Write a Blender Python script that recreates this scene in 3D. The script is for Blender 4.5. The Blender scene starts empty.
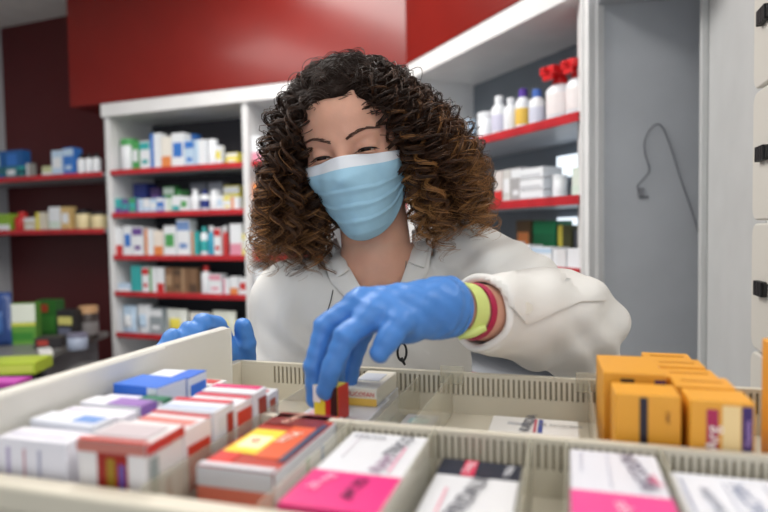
import bpy, math, random
import numpy as np
from mathutils import Vector, Matrix

random.seed(7); rng = np.random.default_rng(7)
SC = bpy.context.scene
COL = SC.collection
R = math.radians
CZ = 1.30                                   # eye height of the camera
PITCH, ROLL, FPX = R(2.5), 0.016, 597.0

# ------------------------------------------------------------------ camera, light, exposure
Fv = Vector((0, math.cos(PITCH), -math.sin(PITCH)))
U0 = Vector((0, math.sin(PITCH), math.cos(PITCH))); R0 = Vector((1, 0, 0))
Uv = U0 * math.cos(ROLL) + R0 * math.sin(ROLL)
Rv = R0 * math.cos(ROLL) - U0 * math.sin(ROLL)
cam = bpy.data.cameras.new('camera'); camo = bpy.data.objects.new('camera', cam); COL.objects.link(camo)
camo.matrix_world = Matrix(((Rv.x, Uv.x, -Fv.x, 0), (Rv.y, Uv.y, -Fv.y, 0), (Rv.z, Uv.z, -Fv.z, CZ), (0, 0, 0, 1)))
cam.sensor_width = 36; cam.lens = FPX * 36 / 768; cam.clip_start = .02
cam.dof.use_dof = True; cam.dof.focus_distance = .80; cam.dof.aperture_fstop = 3.0
SC.camera = camo
SC.view_settings.view_transform = 'Standard'; SC.view_settings.look = 'None'
SC.view_settings.gamma = 1; SC.view_settings.exposure = -0.04; SC.view_settings.use_curve_mapping = False
SC.cycles.use_denoising = True
SC.cycles.max_bounces = 8; SC.cycles.transparent_max_bounces = 16
w = bpy.data.worlds.new('world'); SC.world = w; w.use_nodes = True
w.node_tree.nodes['Background'].inputs[0].default_value = (.85, .92, 1, 1)
w.node_tree.nodes['Background'].inputs[1].default_value = .35

def area(name, loc, rot, sx, sy, power, col=(1, 1, 1)):
    l = bpy.data.lights.new(name, 'AREA'); l.shape = 'RECTANGLE'; l.size = sx; l.size_y = sy
    l.energy = power; l.color = col
    o = bpy.data.objects.new(name, l); COL.objects.link(o); o.location = loc; o.rotation_euler = rot
    return o
LAMPS = [(-.75, .75, 15), (-.55, 1.9, 34), (1.05, .7, 22), (-1.9, 1.5, 18), (.1, -1.3, 12)]
for (lx, ly, lp) in LAMPS:
    area('ceiling_lamp_light', (lx, ly, 2.655), (0, 0, 0), .6, 1.2, lp, (1, .97, .93))
area('shop_window_daylight', (-.3, -2.60, 1.55), (R(90), 0, 0), 3.6, 1.9, 38, (.88, .94, 1))

# ------------------------------------------------------------------ helpers
def at(px, py, Y):
    d = Fv + Rv * ((px - 384) / FPX) + Uv * ((256 - py) / FPX)
    k = Y / d.y
    return Vector((d.x * k, Y, CZ + d.z * k))
YAW = R(17)
UD = Vector((math.cos(YAW), -math.sin(YAW), 0)); VD = Vector((math.sin(YAW), math.cos(YAW), 0))
def uv(u, v, z): return UD * u + VD * v + Vector((0, 0, CZ + z))

def lin(c):
    return tuple(((x / 255) / 12.92 if x / 255 <= .04045 else ((x / 255 + .055) / 1.055) ** 2.4) for x in c)
MATS = {}
def mat(name, rgb, rough=.5, metal=0, bump=0, bscale=200, var=.04, spec=.5, trans=0, coat=0, emis=0, sss=0, alpha=1, ior=1.45, vscale=8):
    if name in MATS: return MATS[name]
    m = bpy.data.materials.new(name); m.use_nodes = True
    nt = m.node_tree; N = nt.nodes; L = nt.links; b = N['Principled BSDF']
    c = lin(rgb)
    tc = N.new('ShaderNodeTexCoord')
    nz = N.new('ShaderNodeTexNoise'); nz.inputs['Scale'].default_value = vscale; nz.inputs['Detail'].default_value = 3
    L.new(tc.outputs['Object'], nz.inputs['Vector'])
    rp = N.new('ShaderNodeValToRGB')
    rp.color_ramp.elements[0].position = .3; rp.color_ramp.elements[1].position = .7
    rp.color_ramp.elements[0].color = tuple(x * (1 - var) for x in c) + (1,)
    rp.color_ramp.elements[1].color = tuple(min(1, x * (1 + var)) for x in c) + (1,)
    L.new(nz.outputs['Fac'], rp.inputs[0]); L.new(rp.outputs[0], b.inputs['Base Color'])
    b.inputs['Roughness'].default_value = rough; b.inputs['Metallic'].default_value = metal
    b.inputs['Specular IOR Level'].default_value = spec; b.inputs['IOR'].default_value = ior
    b.inputs['Transmission Weight'].default_value = trans; b.inputs['Coat Weight'].default_value = coat
    b.inputs['Coat Roughness'].default_value = .12
    if alpha < 1: b.inputs['Alpha'].default_value = alpha
    if sss:
        b.inputs['Subsurface Weight'].default_value = sss
        b.inputs['Subsurface Radius'].default_value = (1, .35, .2); b.inputs['Subsurface Scale'].default_value = .006
    if emis:
        b.inputs['Emission Color'].default_value = c + (1,); b.inputs['Emission Strength'].default_value = emis
    if bump:
        n2 = N.new('ShaderNodeTexNoise'); n2.inputs['Scale'].default_value = bscale; n2.inputs['Detail'].default_value = 4
        L.new(tc.outputs['Object'], n2.inputs['Vector'])
        bp = N.new('ShaderNodeBump'); bp.inputs['Strength'].default_value = bump; bp.inputs['Distance'].default_value = .002
        L.new(n2.outputs['Fac'], bp.inputs['Height']); L.new(bp.outputs[0], b.inputs['Normal'])
    MATS[name] = m; return m
def cm(rgb, rough=.45): return mat('print_%02x%02x%02x' % tuple(rgb), rgb, rough)

def mkobj(name, verts, faces, mats, parent=None, smooth=False, mi=None, loc=None):
    me = bpy.data.meshes.new(name)
    me.from_pydata([tuple(v) for v in verts], [], [tuple(f) for f in faces])
    for m in (mats if isinstance(mats, (list, tuple)) else [mats]): me.materials.append(m)
    if mi is not None: me.polygons.foreach_set('material_index', mi)
    if smooth: me.polygons.foreach_set('use_smooth', [True] * len(me.polygons))
    me.update()
    o = bpy.data.objects.new(name, me); COL.objects.link(o)
    if parent: o.parent = parent
    if loc is not None: o.location = loc
    return o
def tag(o, label=None, cat=None, group=None, kind=None):
    if label: o['label'] = label
    if cat: o['category'] = cat
    if group: o['group'] = group
    if kind: o['kind'] = kind
    return o
def empty(name, loc=(0, 0, 0), rz=0, label=None, cat=None, group=None):
    o = bpy.data.objects.new(name, None); COL.objects.link(o); o.location = loc; o.rotation_euler.z = rz
    o.empty_display_size = .02
    return tag(o, label, cat, group)
def bev(o, wd=.002, seg=2):
    m = o.modifiers.new('bevel', 'BEVEL'); m.width = wd; m.segments = seg; m.limit_method = 'ANGLE'
    o.data.polygons.foreach_set('use_smooth', [True] * len(o.data.polygons))
    m.harden_normals = True
    return o
class MB:
    def __init__(s): s.v = []; s.f = []; s.mi = []
    def add(s, vs, fs, mi=0, M=None):
        n = len(s.v)
        s.v += [(M @ Vector(v)) if M else Vector(v) for v in vs]
        s.f += [tuple(i + n for i in f) for f in fs]; s.mi += [mi] * len(fs)
        return s
    def box(s, x0, x1, y0, y1, z0, z1, mi=0, M=None):
        vs = [(x0, y0, z0), (x1, y0, z0), (x1, y1, z0), (x0, y1, z0), (x0, y0, z1), (x1, y0, z1), (x1, y1, z1), (x0, y1, z1)]
        return s.add(vs, [(0, 3, 2, 1), (4, 5, 6, 7), (0, 1, 5, 4), (1, 2, 6, 5), (2, 3, 7, 6), (3, 0, 4, 7)], mi, M)
    def tube(s, pts, r, n=8, mi=0, closed=False, caps=True):
        pts = [Vector(p) for p in pts]; rs = r if isinstance(r, (list, tuple)) else [r] * len(pts)
        rings = []; a = None
        for i, p in enumerate(pts):
            t = (pts[min(i + 1, len(pts) - 1)] - pts[max(i - 1, 0)])
            if closed: t = pts[(i + 1) % len(pts)] - pts[i - 1]
            t.normalize()
            if a is None: a = t.orthogonal().normalized()
            a = (a - t * a.dot(t)); a = a.normalized() if a.length > 1e-6 else t.orthogonal().normalized()
            b = t.cross(a)
            rings.append([p + (a * math.cos(2 * math.pi * k / n) + b * math.sin(2 * math.pi * k / n)) * rs[i] for k in range(n)])
        vs = [v for q in rings for v in q]; fs = []
        m = len(pts)
        for i in range(m if closed else m - 1):
            j = (i + 1) % m
            for k in range(n):
                fs.append((i * n + k, i * n + (k + 1) % n, j * n + (k + 1) % n, j * n + k))
        if caps and not closed:
            fs.append(tuple(range(n))[::-1]); fs.append(tuple((m - 1) * n + k for k in range(n)))
        return s.add(vs, fs, mi)
    def lathe(s, prof, n=20, mi=0, M=None):
        vs = []; fs = []
        for (r, z) in prof:
            for k in range(n): vs.append((r * math.cos(2 * math.pi * k / n), r * math.sin(2 * math.pi * k / n), z))
        for i in range(len(prof) - 1):
            for k in range(n):
                fs.append((i * n + k, i * n + (k + 1) % n, (i + 1) * n + (k + 1) % n, (i + 1) * n + k))
        fs.append(tuple(range(n))[::-1]); fs.append(tuple((len(prof) - 1) * n + k for k in range(n)))
        return s.add(vs, fs, mi, M)
    def build(s, name, mats, parent=None, smooth=False, loc=None):
        return mkobj(name, s.v, s.f, mats, parent, smooth, s.mi, loc)
def text_mesh(s, size, mt, parent, M, name='printed_text', depth=.00015):
    cu = bpy.data.curves.new('t', 'FONT'); cu.body = s; cu.size = size; cu.align_x = 'CENTER'; cu.align_y = 'CENTER'
    cu.extrude = depth
    o = bpy.data.objects.new('t', cu); COL.objects.link(o)
    dg = bpy.context.evaluated_depsgraph_get()
    me = bpy.data.meshes.new_from_object(o.evaluated_get(dg))
    bpy.data.objects.remove(o); bpy.data.curves.remove(cu)
    me.transform(M); me.materials.clear(); me.materials.append(mt); me.name = name
    q = bpy.data.objects.new(name, me); COL.objects.link(q); q.parent = parent
    return q

# ------------------------------------------------------------------ materials
M_cab = mat('cabinet_white_laminate', (226, 226, 226), .35)
M_cabg = mat('cabinet_grey_laminate', (176, 180, 186), .4)
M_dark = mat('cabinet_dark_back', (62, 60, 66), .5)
M_rail = mat('red_price_rail', (186, 42, 50), .35, var=.18, vscale=14)
M_red = mat('glossy_red_fascia', (122, 28, 22), .26, spec=.45, coat=.15)
M_redm = mat('dark_red_wall', (84, 24, 26), .4)
M_wall = mat('painted_wall', (196, 198, 202), .7)
M_grey = mat('grey_panel', (174, 178, 184), .55, bump=.05, bscale=300)
M_ceil = mat('ceiling_paint', (232, 230, 226), .8)
M_floor = mat('floor_tile', (150, 145, 138), .4)
M_tray = mat('cream_tray_plastic', (206, 199, 182), .42, var=.02)
M_trayw = mat('drawer_front_plastic', (216, 213, 204), .38, var=.02)
M_slotshade = mat('slot_shade_cream', (150, 142, 124), .6)  # darker cream, shade of the slot gaps put into the colour
M_clear = mat('clear_divider_plastic', (214, 210, 190), .12, alpha=.32, var=0)
M_skin = mat('skin', (214, 162, 138), .5, bump=.12, bscale=260, sss=.25, var=.05, vscale=30)
M_glove = mat('blue_nitrile', (70, 128, 200), .45, bump=.35, bscale=110, var=.06, vscale=40)
M_coatf = mat('white_coat_cotton', (226, 224, 220), .85, bump=.7, bscale=20, var=.015)
M_maskb = mat('mask_light_blue', (160, 202, 224), .8, bump=.1, bscale=900, var=.03, vscale=60)
M_maskw = mat('mask_white_band', (226, 230, 236), .8, bump=.1, bscale=900)
M_black = mat('black_plastic', (22, 22, 24), .4)
M_white = mat('white_plastic', (236, 238, 240), .35)
M_metal = mat('brushed_metal', (170, 172, 176), .3, metal=1)
M_silver = mat('silver_foil', (200, 200, 205), .22, metal=1)
M_orange = mat('orange_carton', (228, 160, 48), .4, var=.03)

# ------------------------------------------------------------------ room shell
def struct(name, mb, m, smooth=False):
    o = mb.build(name, m, smooth=smooth); o['kind'] = 'structure'; return o
struct('floor', MB().box(-3.4, 2.6, -2.8, 4.6, -.05, 0), M_floor)
struct('ceiling', MB().box(-3.4, 2.6, -2.8, 4.6, 2.70, 2.75), M_ceil)
struct('wall_left', MB().box(-3.45, -3.4, -2.8, 4.6, 0, 2.70), M_wall)
struct('wall_right', MB().box(2.6, 2.65, -2.8, 4.6, 0, 2.70), M_wall)
struct('wall_back', MB().box(-3.4, 2.6, 4.6, 4.65, 0, 2.70), M_wall)
wf = MB().box(-3.4, 2.6, -2.85, -2.8, 0, .55).box(-3.4, 2.6, -2.85, -2.8, 2.52, 2.70)
wf.box(-3.4, -2.15, -2.85, -2.8, .55, 2.52).box(1.55, 2.6, -2.85, -2.8, .55, 2.52)
struct('wall_front', wf, M_wall)
wn = MB()
for x in (-2.15, -.92, .31, 1.50): wn.box(x, x + .05, -2.86, -2.79, .55, 2.52)
wn.box(-2.15, 1.55, -2.86, -2.79, .55, .6).box(-2.15, 1.55, -2.86, -2.79, 2.47, 2.52)
struct('window_1', wn, M_metal)

# wall runs behind the shelving
A = Vector((-1.503, 3.30, 0)); C = Vector((.125, 2.674, 0)); B = Vector((.575, 1.708, 0))
pL = (C - A).normalized(); qL = Vector((-pL.y, pL.x, 0)); LL = (C - A).length
pR = (B - C).normalized(); qR = Vector((-pR.y, pR.x, 0)); LR = (B - C).length
def frame(o, p, q):      # matrix: local x along run, y into the wall, z up
    return Matrix(((p.x, q.x, 0, o.x), (p.y, q.y, 0, o.y), (0, 0, 1, o.z), (0, 0, 0, 1)))
ML = frame(A, pL, qL); MR = frame(C, pR, qR)
def s_at(px, o, p, q, t=0):
    x = (px - 384) / FPX - .0000
    o2 = o + q * t
    return (x * o2.y - o2.x) / (p.x - x * p.y)
sL = lambda px, t=0: s_at(px, A, pL, qL, t)
sR = lambda px, t=0: s_at(px, C, pR, qR, t)
struct('wall_alcove', MB().box(-1.35, LL + .25, .36, .40, 0, 2.70, M=ML), M_redm)
struct('wall_shelving', MB().box(-.2, LR + .06, .34, .38, 0, 2.70, M=MR), M_wall)
# red fascia boxes above the shelving
sF = sL(79)
o = struct('trim_1', MB().box(sF, LL - .0, -.02, .36, CZ + .712, 2.70, M=ML), M_red)
o = struct('trim_2', MB().box(.01, LR + .06, -.02, .34, CZ + .725, 2.70, M=MR), M_red)
o = struct('trim_3', MB().box(sL(3) - .5, sL(9, .35), -.02, .36, 0, 2.70, M=ML), M_wall)

# ------------------------------------------------------------------ shelving
S_H = [.346, .113, -.119, -.318, -.547]         # shelf tops above/below the eye line
def item(box_m, name): pass
def shelf_unit(name, label, M, bays, heights, zt, zb, depth, back, rail_gap=0, header=True, ends=None, backmat=None):
    t = empty(name, M.translation.copy(), math.atan2(M[1][0], M[0][0]), label, 'shelving')
    t.location.z = 0
    x0, x1 = bays[0][0], bays[-1][1]
    th = .022
    for i, x in enumerate([bays[0][0] - th] + [b[1] for b in bays]):
        bev(MB().box(x, x + th * (1.6 if i in (0, len(bays)) else 1.5), 0, depth, 0, zt).build('side_panel', M_cab if i else M_cab, t), .002)
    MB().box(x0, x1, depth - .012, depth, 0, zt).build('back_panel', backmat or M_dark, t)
    for (a, b) in bays:
        a += .0125
        for h in heights:
            sh = bev(MB().box(a, b, .004, depth - .012, CZ + h - .02, CZ + h).build('shelf', M_cabg, t), .001)
            rl = MB().box(a, b, -.006, .004, CZ + h - .023, CZ + h + .005)
            rl = bev(rl.build('price_rail', M_rail, sh), .0015)
    if header:
        bev(MB().box(x0 - .03, x1 + .02, -.016, depth, zt - .072, zt).build('header_panel', M_cab, t), .003)
    bev(MB().box(x0, x1, .02, depth, 0, .09).build('plinth', M_cabg, t), .002)
    return t
b1 = (sL(112), sL(245)); b2 = (sL(252), sL(252) + (LL - sL(252)) / 2 - .02); b3 = (b2[1] + .033, LL - .02)
shelf_unit('shelving_unit', 'white pharmacy bookcase with red shelf edges behind the woman', ML, [b1, b2, b3], S_H + [-.80], CZ + .712, 0, .34, None)
shelf_unit('shelving_unit', 'angled white shelving at right with bright header and red shelf edges', MR, [(.03, LR - .02)], [.326, .088, -.125, -.33, -.55], CZ + .725, 0, .32, None, backmat=mat('grey_back_board', (118, 126, 134), .35))
# open shelves in the alcove at far left
ta = empty('wall_shelves', (A.x, A.y, 0), math.atan2(pL.y, pL.x), 'red edged wall shelves in the dark red alcove at far left', 'shelving')
for h in (.346, .030):
    sh = bev(MB().box(sL(-60), sL(103), .02, .36, CZ + h - .02, CZ + h).build('shelf', M_cabg, ta), .001)
    bev(MB().box(sL(-60), sL(103), .010, .020, CZ + h - .024, CZ + h + .005).build('price_rail', M_rail, sh), .0015)

# extent of an added glowing slab at the back of the angled shelving, unbuilt
MRr = MR
wl = MB().box(sR(557, .30), LR - .025, .300, .303, CZ + .10, CZ + .29, M=MR)

# ------------------------------------------------------------------ small goods
ORD = ['first', 'second', 'third', 'fourth', 'fifth', 'sixth', 'seventh', 'eighth', 'ninth', 'tenth', 'eleventh', 'twelfth',
       'thirteenth', 'fourteenth', 'fifteenth', 'sixteenth', 'seventeenth', 'eighteenth', 'nineteenth', 'twentieth']
def carton(loc, rz, w, d, h, base, panels=(), texts=(), label='', cat='box', group=None, name='carton', tilt=None, rough=.4):
    """origin at the base centre; local -y is the front. panels: (face, u0,v0,u1,v1,rgb) in 0..1 of that face"""
    bm = base if not isinstance(base, tuple) else cm(base, rough)
    e = .0006
    t = empty(name, loc, rz, label, cat, group)
    if tilt: t.rotation_euler = (tilt[0], tilt[1], rz)
    bd = MB().box(-w / 2, w / 2, -d / 2, d / 2, 0, h).build('carton_body', bm, t)
    bev(bd, min(.0012, w * .05), 2)
    def fm(face):
        if face == 'front': return (Vector((-w / 2, -d / 2 - e, 0)), Vector((w, 0, 0)), Vector((0, 0, h)), Vector((0, -1, 0)))
        if face == 'top': return (Vector((-w / 2, -d / 2, h + e)), Vector((w, 0, 0)), Vector((0, d, 0)), Vector((0, 0, 1)))
        if face == 'left': return (Vector((-w / 2 - e, d / 2, 0)), Vector((0, -d, 0)), Vector((0, 0, h)), Vector((-1, 0, 0)))
        return (Vector((w / 2 + e, -d / 2, 0)), Vector((0, d, 0)), Vector((0, 0, h)), Vector((1, 0, 0)))
    if panels:
        for pi_, (face, u0, v0, u1, v1, rgb) in enumerate(panels):
            o_, a_, b_, n_ = fm(face); k = pi_ * .00008
            q = [o_ + a_ * u + b_ * v + n_ * k for (u, v) in ((u0, v0), (u1, v0), (u1, v1), (u0, v1))]
            q2 = [p - n_ * .0005 for p in q]
            mkobj('printed_panel', q + q2, [(0, 1, 2, 3), (0, 4, 5, 1), (1, 5, 6, 2), (2, 6, 7, 3), (3, 7, 4, 0), (7, 6, 5, 4)], cm(rgb, rough), t)
    for (face, u, v, size, rot, s, rgb) in texts:
        o_, a_, b_, n_ = fm(face)
        X = a_.normalized(); Y = b_.normalized()
        p = o_ + a_ * u + b_ * v + n_ * .0012
        Mx = Matrix(((X.x, Y.x, n_.x, p.x), (X.y, Y.y, n_.y, p.y), (X.z, Y.z, n_.z, p.z), (0, 0, 0, 1))) @ Matrix.Rotation(R(rot), 4, 'Z')
        text_mesh(s, size, cm(rgb, rough), t, Mx)
    return t
def bottle(loc, r, h, body, cap, label, cat='bottle', group=None, kind='round', band=None, rz=0):
    t = empty('bottle', loc, rz, label, cat, group)
    if kind == 'round': prof = [(r * .92, 0), (r, .004), (r, h * .66), (r * .9, h * .72), (r * .5, h * .8), (r * .45, h * .82)]; cz = (h * .80, h, r * .55)
    elif kind == 'tub': prof = [(r * .95, 0), (r, .003), (r, h * .78), (r * .93, h * .8)]; cz = (h * .79, h, r * 1.03)
    else: prof = [(r * .92, 0), (r, .004), (r, h * .6), (r * .8, h * .66), (r * .45, h * .72)]; cz = (h * .7, h * .8, r * .5)
    MB().lathe(prof).build('bottle_body', cm(body, .3), t, True)
    if kind == 'spray':
        m = MB().lathe([(r * .55, h * .7), (r * .55, h * .8), (r * .42, h * .84), (r * .42, h * .9)], 14)
        m.box(-r * .75, r * .75, -r * 1.3, r * .7, h * .86, h)
        m.box(-r * .5, r * .5, -r * 1.25, -r * .9, h * .76, h * .9)
        m.box(-r * .2, r * .2, -r * 1.7, -r * 1.4, h * .91, h * .97)
        bev(m.build('trigger_head', cm(cap, .3), t), .003, 2)
    else:
        bev(MB().lathe([(cz[2], cz[0]), (cz[2], cz[1] - .002), (cz[2] * .9, cz[1])], 18).build('cap', cm(cap, .35), t, True), .001)
    if band:
        MB().lathe([(r * 1.01, h * .15), (r * 1.015, h * .16), (r * 1.015, h * .52), (r * 1.01, h * .53)]).build('bottle_label', cm(band, .4), t, True)
    return t
def pouch(loc, rz, w, h, d, base, patch, label, group=None):
    t = empty('pouch', loc, rz, label, 'pouch', group)
    vs = []; fs = []; n = 9; m = 9
    for sd in (-1, 1):
        for j in range(m):
            for i in range(n):
                a = i / (n - 1); b = j / (m - 1)
                bul = (math.sin(math.pi * a) ** .6) * (math.sin(math.pi * min(1, b * .9 + .08)) ** .5)
                vs.append(((a - .5) * w * (1 - .08 * b), sd * (d / 2) * bul + b * .05 * h + .004 * math.sin(9 * a + 5 * b), b * h))
    for s_ in (0, 1):
        for j in range(m - 1):
            for i in range(n - 1):
                q = [s_ * n * m + j * n + i, s_ * n * m + j * n + i + 1, s_ * n * m + (j + 1) * n + i + 1, s_ * n * m + (j + 1) * n + i]
                fs.append(q if s_ == 0 else q[::-1])
    for j in range(m - 1):
        fs.append((j * n, (j + 1) * n, n * m + (j + 1) * n, n * m + j * n)); k = n - 1
        fs.append((j * n + k, n * m + j * n + k, n * m + (j + 1) * n + k, (j + 1) * n + k))
    for i in range(n - 1):
        fs.append((i, n * m + i, n * m + i + 1, i + 1))
        k = (m - 1) * n; fs.append((k + i, k + i + 1, n * m + k + i + 1, n * m + k + i))
    mkobj('pouch_body', vs, fs, cm(base, .3), t, True)
    vv = []; ff = []
    for j in range(5):
        for i in range(5):
            a = .25 + .5 * i / 4; b = .2 + .45 * j / 4
            bul = (math.sin(math.pi * a) ** .6) * (math.sin(math.pi * min(1, b * .9 + .08)) ** .5)
            vv.append(((a - .5) * w * (1 - .08 * b), -(d / 2) * bul + b * .05 * h + .004 * math.sin(9 * a + 5 * b) - .001, b * h))
    for j in range(4):
        for i in range(4): ff.append((j * 5 + i, j * 5 + i + 1, j * 5 + i + 6, j * 5 + i + 5))
    p = mkobj('printed_panel', vv, ff, cm(patch, .4), t, True)
    sm = p.modifiers.new('th', 'SOLIDIFY'); sm.thickness = .0008
    return t

def along(M, p, q, s_of, O, z, items, where, setb=.02, rz=None):
    """items on one shelf: (x0, x1, ytop_px, ybase_px, kind, body, second, description[, row])"""
    rz = math.atan2(p.y, p.x)
    for k, it in enumerate(items):
        x0, x1, ht, kind, c1, c2, desc = it[:7]
        row = it[7] if len(it) > 7 else 0
        t0 = setb + row * .09
        a = s_of(x0, t0); b = s_of(x1, t0)
        wd = abs(b - a) * .96
        zc = z + CZ
        mid = O + p * ((a + b) / 2)
        Yd = (mid + q * t0).y
        h = ht * Yd / FPX
        lab = f"{desc}, {where}"
        if kind == 'c':
            d = min(.075, max(.03, wd * .8))
            loc = mid + q * (t0 + d / 2); loc.z = zc
            sty = k % 4
            pn = [[('front', .0, .0, 1, .38, c2)], [('front', .12, .3, .88, .72, c2)], [('front', .0, .7, 1, .95, c2), ('front', .2, .2, .8, .35, c2)], [('front', .0, .0, .35, 1, c2)]][sty]
            carton(loc, rz, wd, d, h, c1, pn, (), lab)
        elif kind in ('b', 't', 's'):
            r = wd / 2
            loc = mid + q * (t0 + r); loc.z = zc
            bottle(loc, r, h, c1, c2, lab, kind={'b': 'round', 't': 'tub', 's': 'spray'}[kind], band=it[8] if len(it) > 8 else None, rz=rz)
        elif kind == 'p':
            loc = mid + q * (t0 + .025); loc.z = zc
            pouch(loc, rz, wd, h, .04, c1, c2, lab)
W = (232, 236, 240); PB = (190, 214, 236); BL = (60, 120, 200); TE = (60, 170, 170); GR = (80, 160, 90); PU = (110, 80, 150)
RD = (200, 50, 50); YE = (232, 218, 90); PK = (222, 150, 170); BR = (128, 98, 74); NV = (34, 48, 120); LG = (206, 222, 210); DG = (90, 94, 104); OR = (226, 140, 80)
top = 'top shelf of bookcase'
along(ML, pL, qL, sL, A, S_H[0], [
    (120, 134, 32, 't', W, GR, 'white tub with green lid at left end'),
    (135, 142, 28, 'c', GR, W, 'slim green carton next to the green-lidded tub'),
    (143, 153, 28, 'c', W, TE, 'white and teal carton left of the tall blue-based one'),
    (153.5, 164, 35, 'c', W, BL, 'tall white carton with blue base'),
    (164.5, 174, 31, 'c', (236, 232, 222), OR, 'cream and orange carton between the blue-and-white ones'),
    (174.5, 187, 34, 'c', W, BL, 'tall white carton with blue block'),
    (187.5, 197, 26, 'c', PB, BL, 'short pale blue carton'),
    (198, 208, 26, 'c', W, PB, 'white carton with pale blue print'),
    (208.5, 217, 26, 't', W, W, 'all white round tub'),
    (217.5, 224, 19, 'c', W, YE, 'small white and yellow carton'),
    (228, 240, 11, 'c', YE, W, 'low yellow carton at right end'),
    (189, 199, 34, 'c', BL, BL, 'blue carton standing behind the short pale blue one', 1)], top)
sec = 'second shelf of bookcase'
along(ML, pL, qL, sL, A, S_H[1], [
    (115, 123, 15, 'c', TE, PU, 'small teal and purple carton at left end'),
    (123.5, 130, 14, 'c', PU, TE, 'small purple carton'),
    (130.5, 137, 15, 'c', TE, GR, 'teal and green carton'),
    (137.5, 144, 14, 'c', PB, PU, 'pale blue and purple carton'),
    (144.5, 151, 14, 'c', W, PB, 'small white carton before the dark blue one'),
    (151.5, 158, 14, 'c', PB, W, 'pale blue carton with white print'),
    (158.5, 165, 15, 'c', BL, W, 'small mid blue carton'),
    (165.5, 173, 14, 'c', LG, W, 'pale green carton before the green pack'),
    (173.5, 181, 16, 'c', W, TE, 'white carton with teal stripe'),
    (181.5, 189, 15, 'c', W, GR, 'white carton with green print'),
    (190, 198, 22, 'b', W, W, 'white bottle left of the navy-labelled bottle'),
    (199.5, 207.5, 21, 'b', W, NV, 'white bottle with navy cap', 0, NV),
    (209, 217, 21, 'b', W, W, 'white bottle right of the navy-labelled bottle'),
    (218, 224, 15, 'c', W, PB, 'small white and pale blue carton'),
    (224.5, 232, 14, 'c', W, YE, 'white carton below the left yellow pack'),
    (232.5, 240, 13, 'c', W, OR, 'white carton with orange print at right end'),
    (135, 149, 30, 'c', NV, BL, 'large navy carton in the back row', 1),
    (152, 162, 25, 'c', (70, 50, 96), PU, 'dark purple carton in the back row', 1),
    (165, 176, 26, 'c', GR, LG, 'green pack in the back row', 1),
    (178, 189, 22, 'c', (54, 110, 60), GR, 'dark green pack in the back row', 1),
    (192, 208, 29, 'c', DG, W, 'grey carton behind the white bottles', 1),
    (210, 224, 29, 'c', (120, 124, 134), W, 'pale grey carton in the back row', 1),
    (225, 241, 25, 'c', YE, W, 'yellow pack in the back row', 1)], sec)
thr = 'third shelf of bookcase'
along(ML, pL, qL, sL, A, S_H[2], [
    (115, 123, 28, 'c', W, RD, 'white carton with red corner at left end'),
    (124, 132, 30, 'c', W, BL, 'white and blue carton beside the purple one'),
    (132.5, 143, 29, 'c', W, PU, 'white carton with purple block'),
    (145, 153.5, 27, 'c', W, OR, 'white carton with orange block'),
    (154, 163, 25, 'c', (236, 226, 214), OR, 'cream carton beside the orange-blocked one'),
    (164, 176, 30, 'c', W, GR, 'white carton with small green mark'),
    (177, 190, 36, 'c', W, (120, 150, 200), 'tallest white carton with blue foot'),
    (192, 198, 24, 'c', TE, OR, 'slim teal carton'),
    (199, 206, 29, 'b', W, TE, 'white bottle with teal cap', 0, TE),
    (206.5, 213, 30, 'b', (60, 160, 190), W, 'blue-green bottle'),
    (214, 221, 28, 'c', W, RD, 'white and red carton left of the red bottle'),
    (221.5, 227, 30, 'b', (190, 60, 60), W, 'slim red bottle'),
    (230, 242, 32, 'c', W, PK, 'tall white carton with pink print'),
    (242.5, 245, 22, 'c', YE, W, 'narrow yellow carton at right end')], thr)
fou = 'fourth shelf of bookcase'
along(ML, pL, qL, sL, A, S_H[3], [
    (117, 129, 8, 'c', PB, W, 'low pale blue carton at left end'),
    (130, 140, 26, 'c', TE, TE, 'solid teal carton'),
    (141, 148, 25, 'c', W, RD, 'white and red carton next to the teal one'),
    (148.5, 155.5, 25, 'c', W, GR, 'white carton with green oval'),
    (156, 163, 25, 'c', W, RD, 'white and red carton next to the brown ones'),
    (164, 172, 25, 'c', BR, (170, 140, 110), 'leftmost of the four brown cartons'),
    (172.5, 180, 25, 'c', BR, (90, 70, 56), 'second from left of the four brown cartons'),
    (180.5, 188, 25, 'c', BR, (170, 140, 110), 'third from left of the four brown cartons'),
    (188.5, 196, 25, 'c', BR, (90, 70, 56), 'rightmost of the four brown cartons'),
    (198, 207, 28, 'b', W, RD, 'white bottle with red cap'),
    (208, 220, 20, 'c', W, PK, 'white carton with pink panel'),
    (222, 228, 16, 'c', W, PK, 'small white carton right of the pink-panelled one'),
    (229, 237, 18, 'c', W, OR, 'white carton with orange disc'),
    (238, 246, 17, 'c', W, RD, 'white and red carton at right end')], fou)
fif = 'fifth shelf of bookcase'
along(ML, pL, qL, sL, A, S_H[4], [
    (117, 131, 27, 'p', PB, W, 'pale blue plastic pouch at left end'),
    (131, 146, 29, 'p', W, PB, 'white plastic pouch beside the pale blue one'),
    (147, 160, 26, 'c', (150, 160, 166), W, 'grey carton beside the white pouch'),
    (160, 183, 26, 'p', (222, 226, 218), YE, 'white pouch with yellow label, the left one'),
    (183, 206, 24, 'p', (226, 224, 216), W, 'plain white pouch between the yellow-labelled ones'),
    (206, 232, 27, 'p', (222, 226, 214), YE, 'white pouch with yellow label, behind the gloved fingertips'),
    (233, 244, 20, 'c', (60, 62, 70), YE, 'dark carton at right end')], fif)
for sh, c1, c2, nm in ((0, W, PK, 'top'), (1, OR, W, 'second'), (2, W, RD, 'third'), (3, W, BL, 'fourth')):
    along(ML, pL, qL, sL, A, S_H[sh], [(254, 264, 26, 'c', c1, c2, 'carton just right of the bookcase divider')], nm + ' shelf of bookcase')
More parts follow.
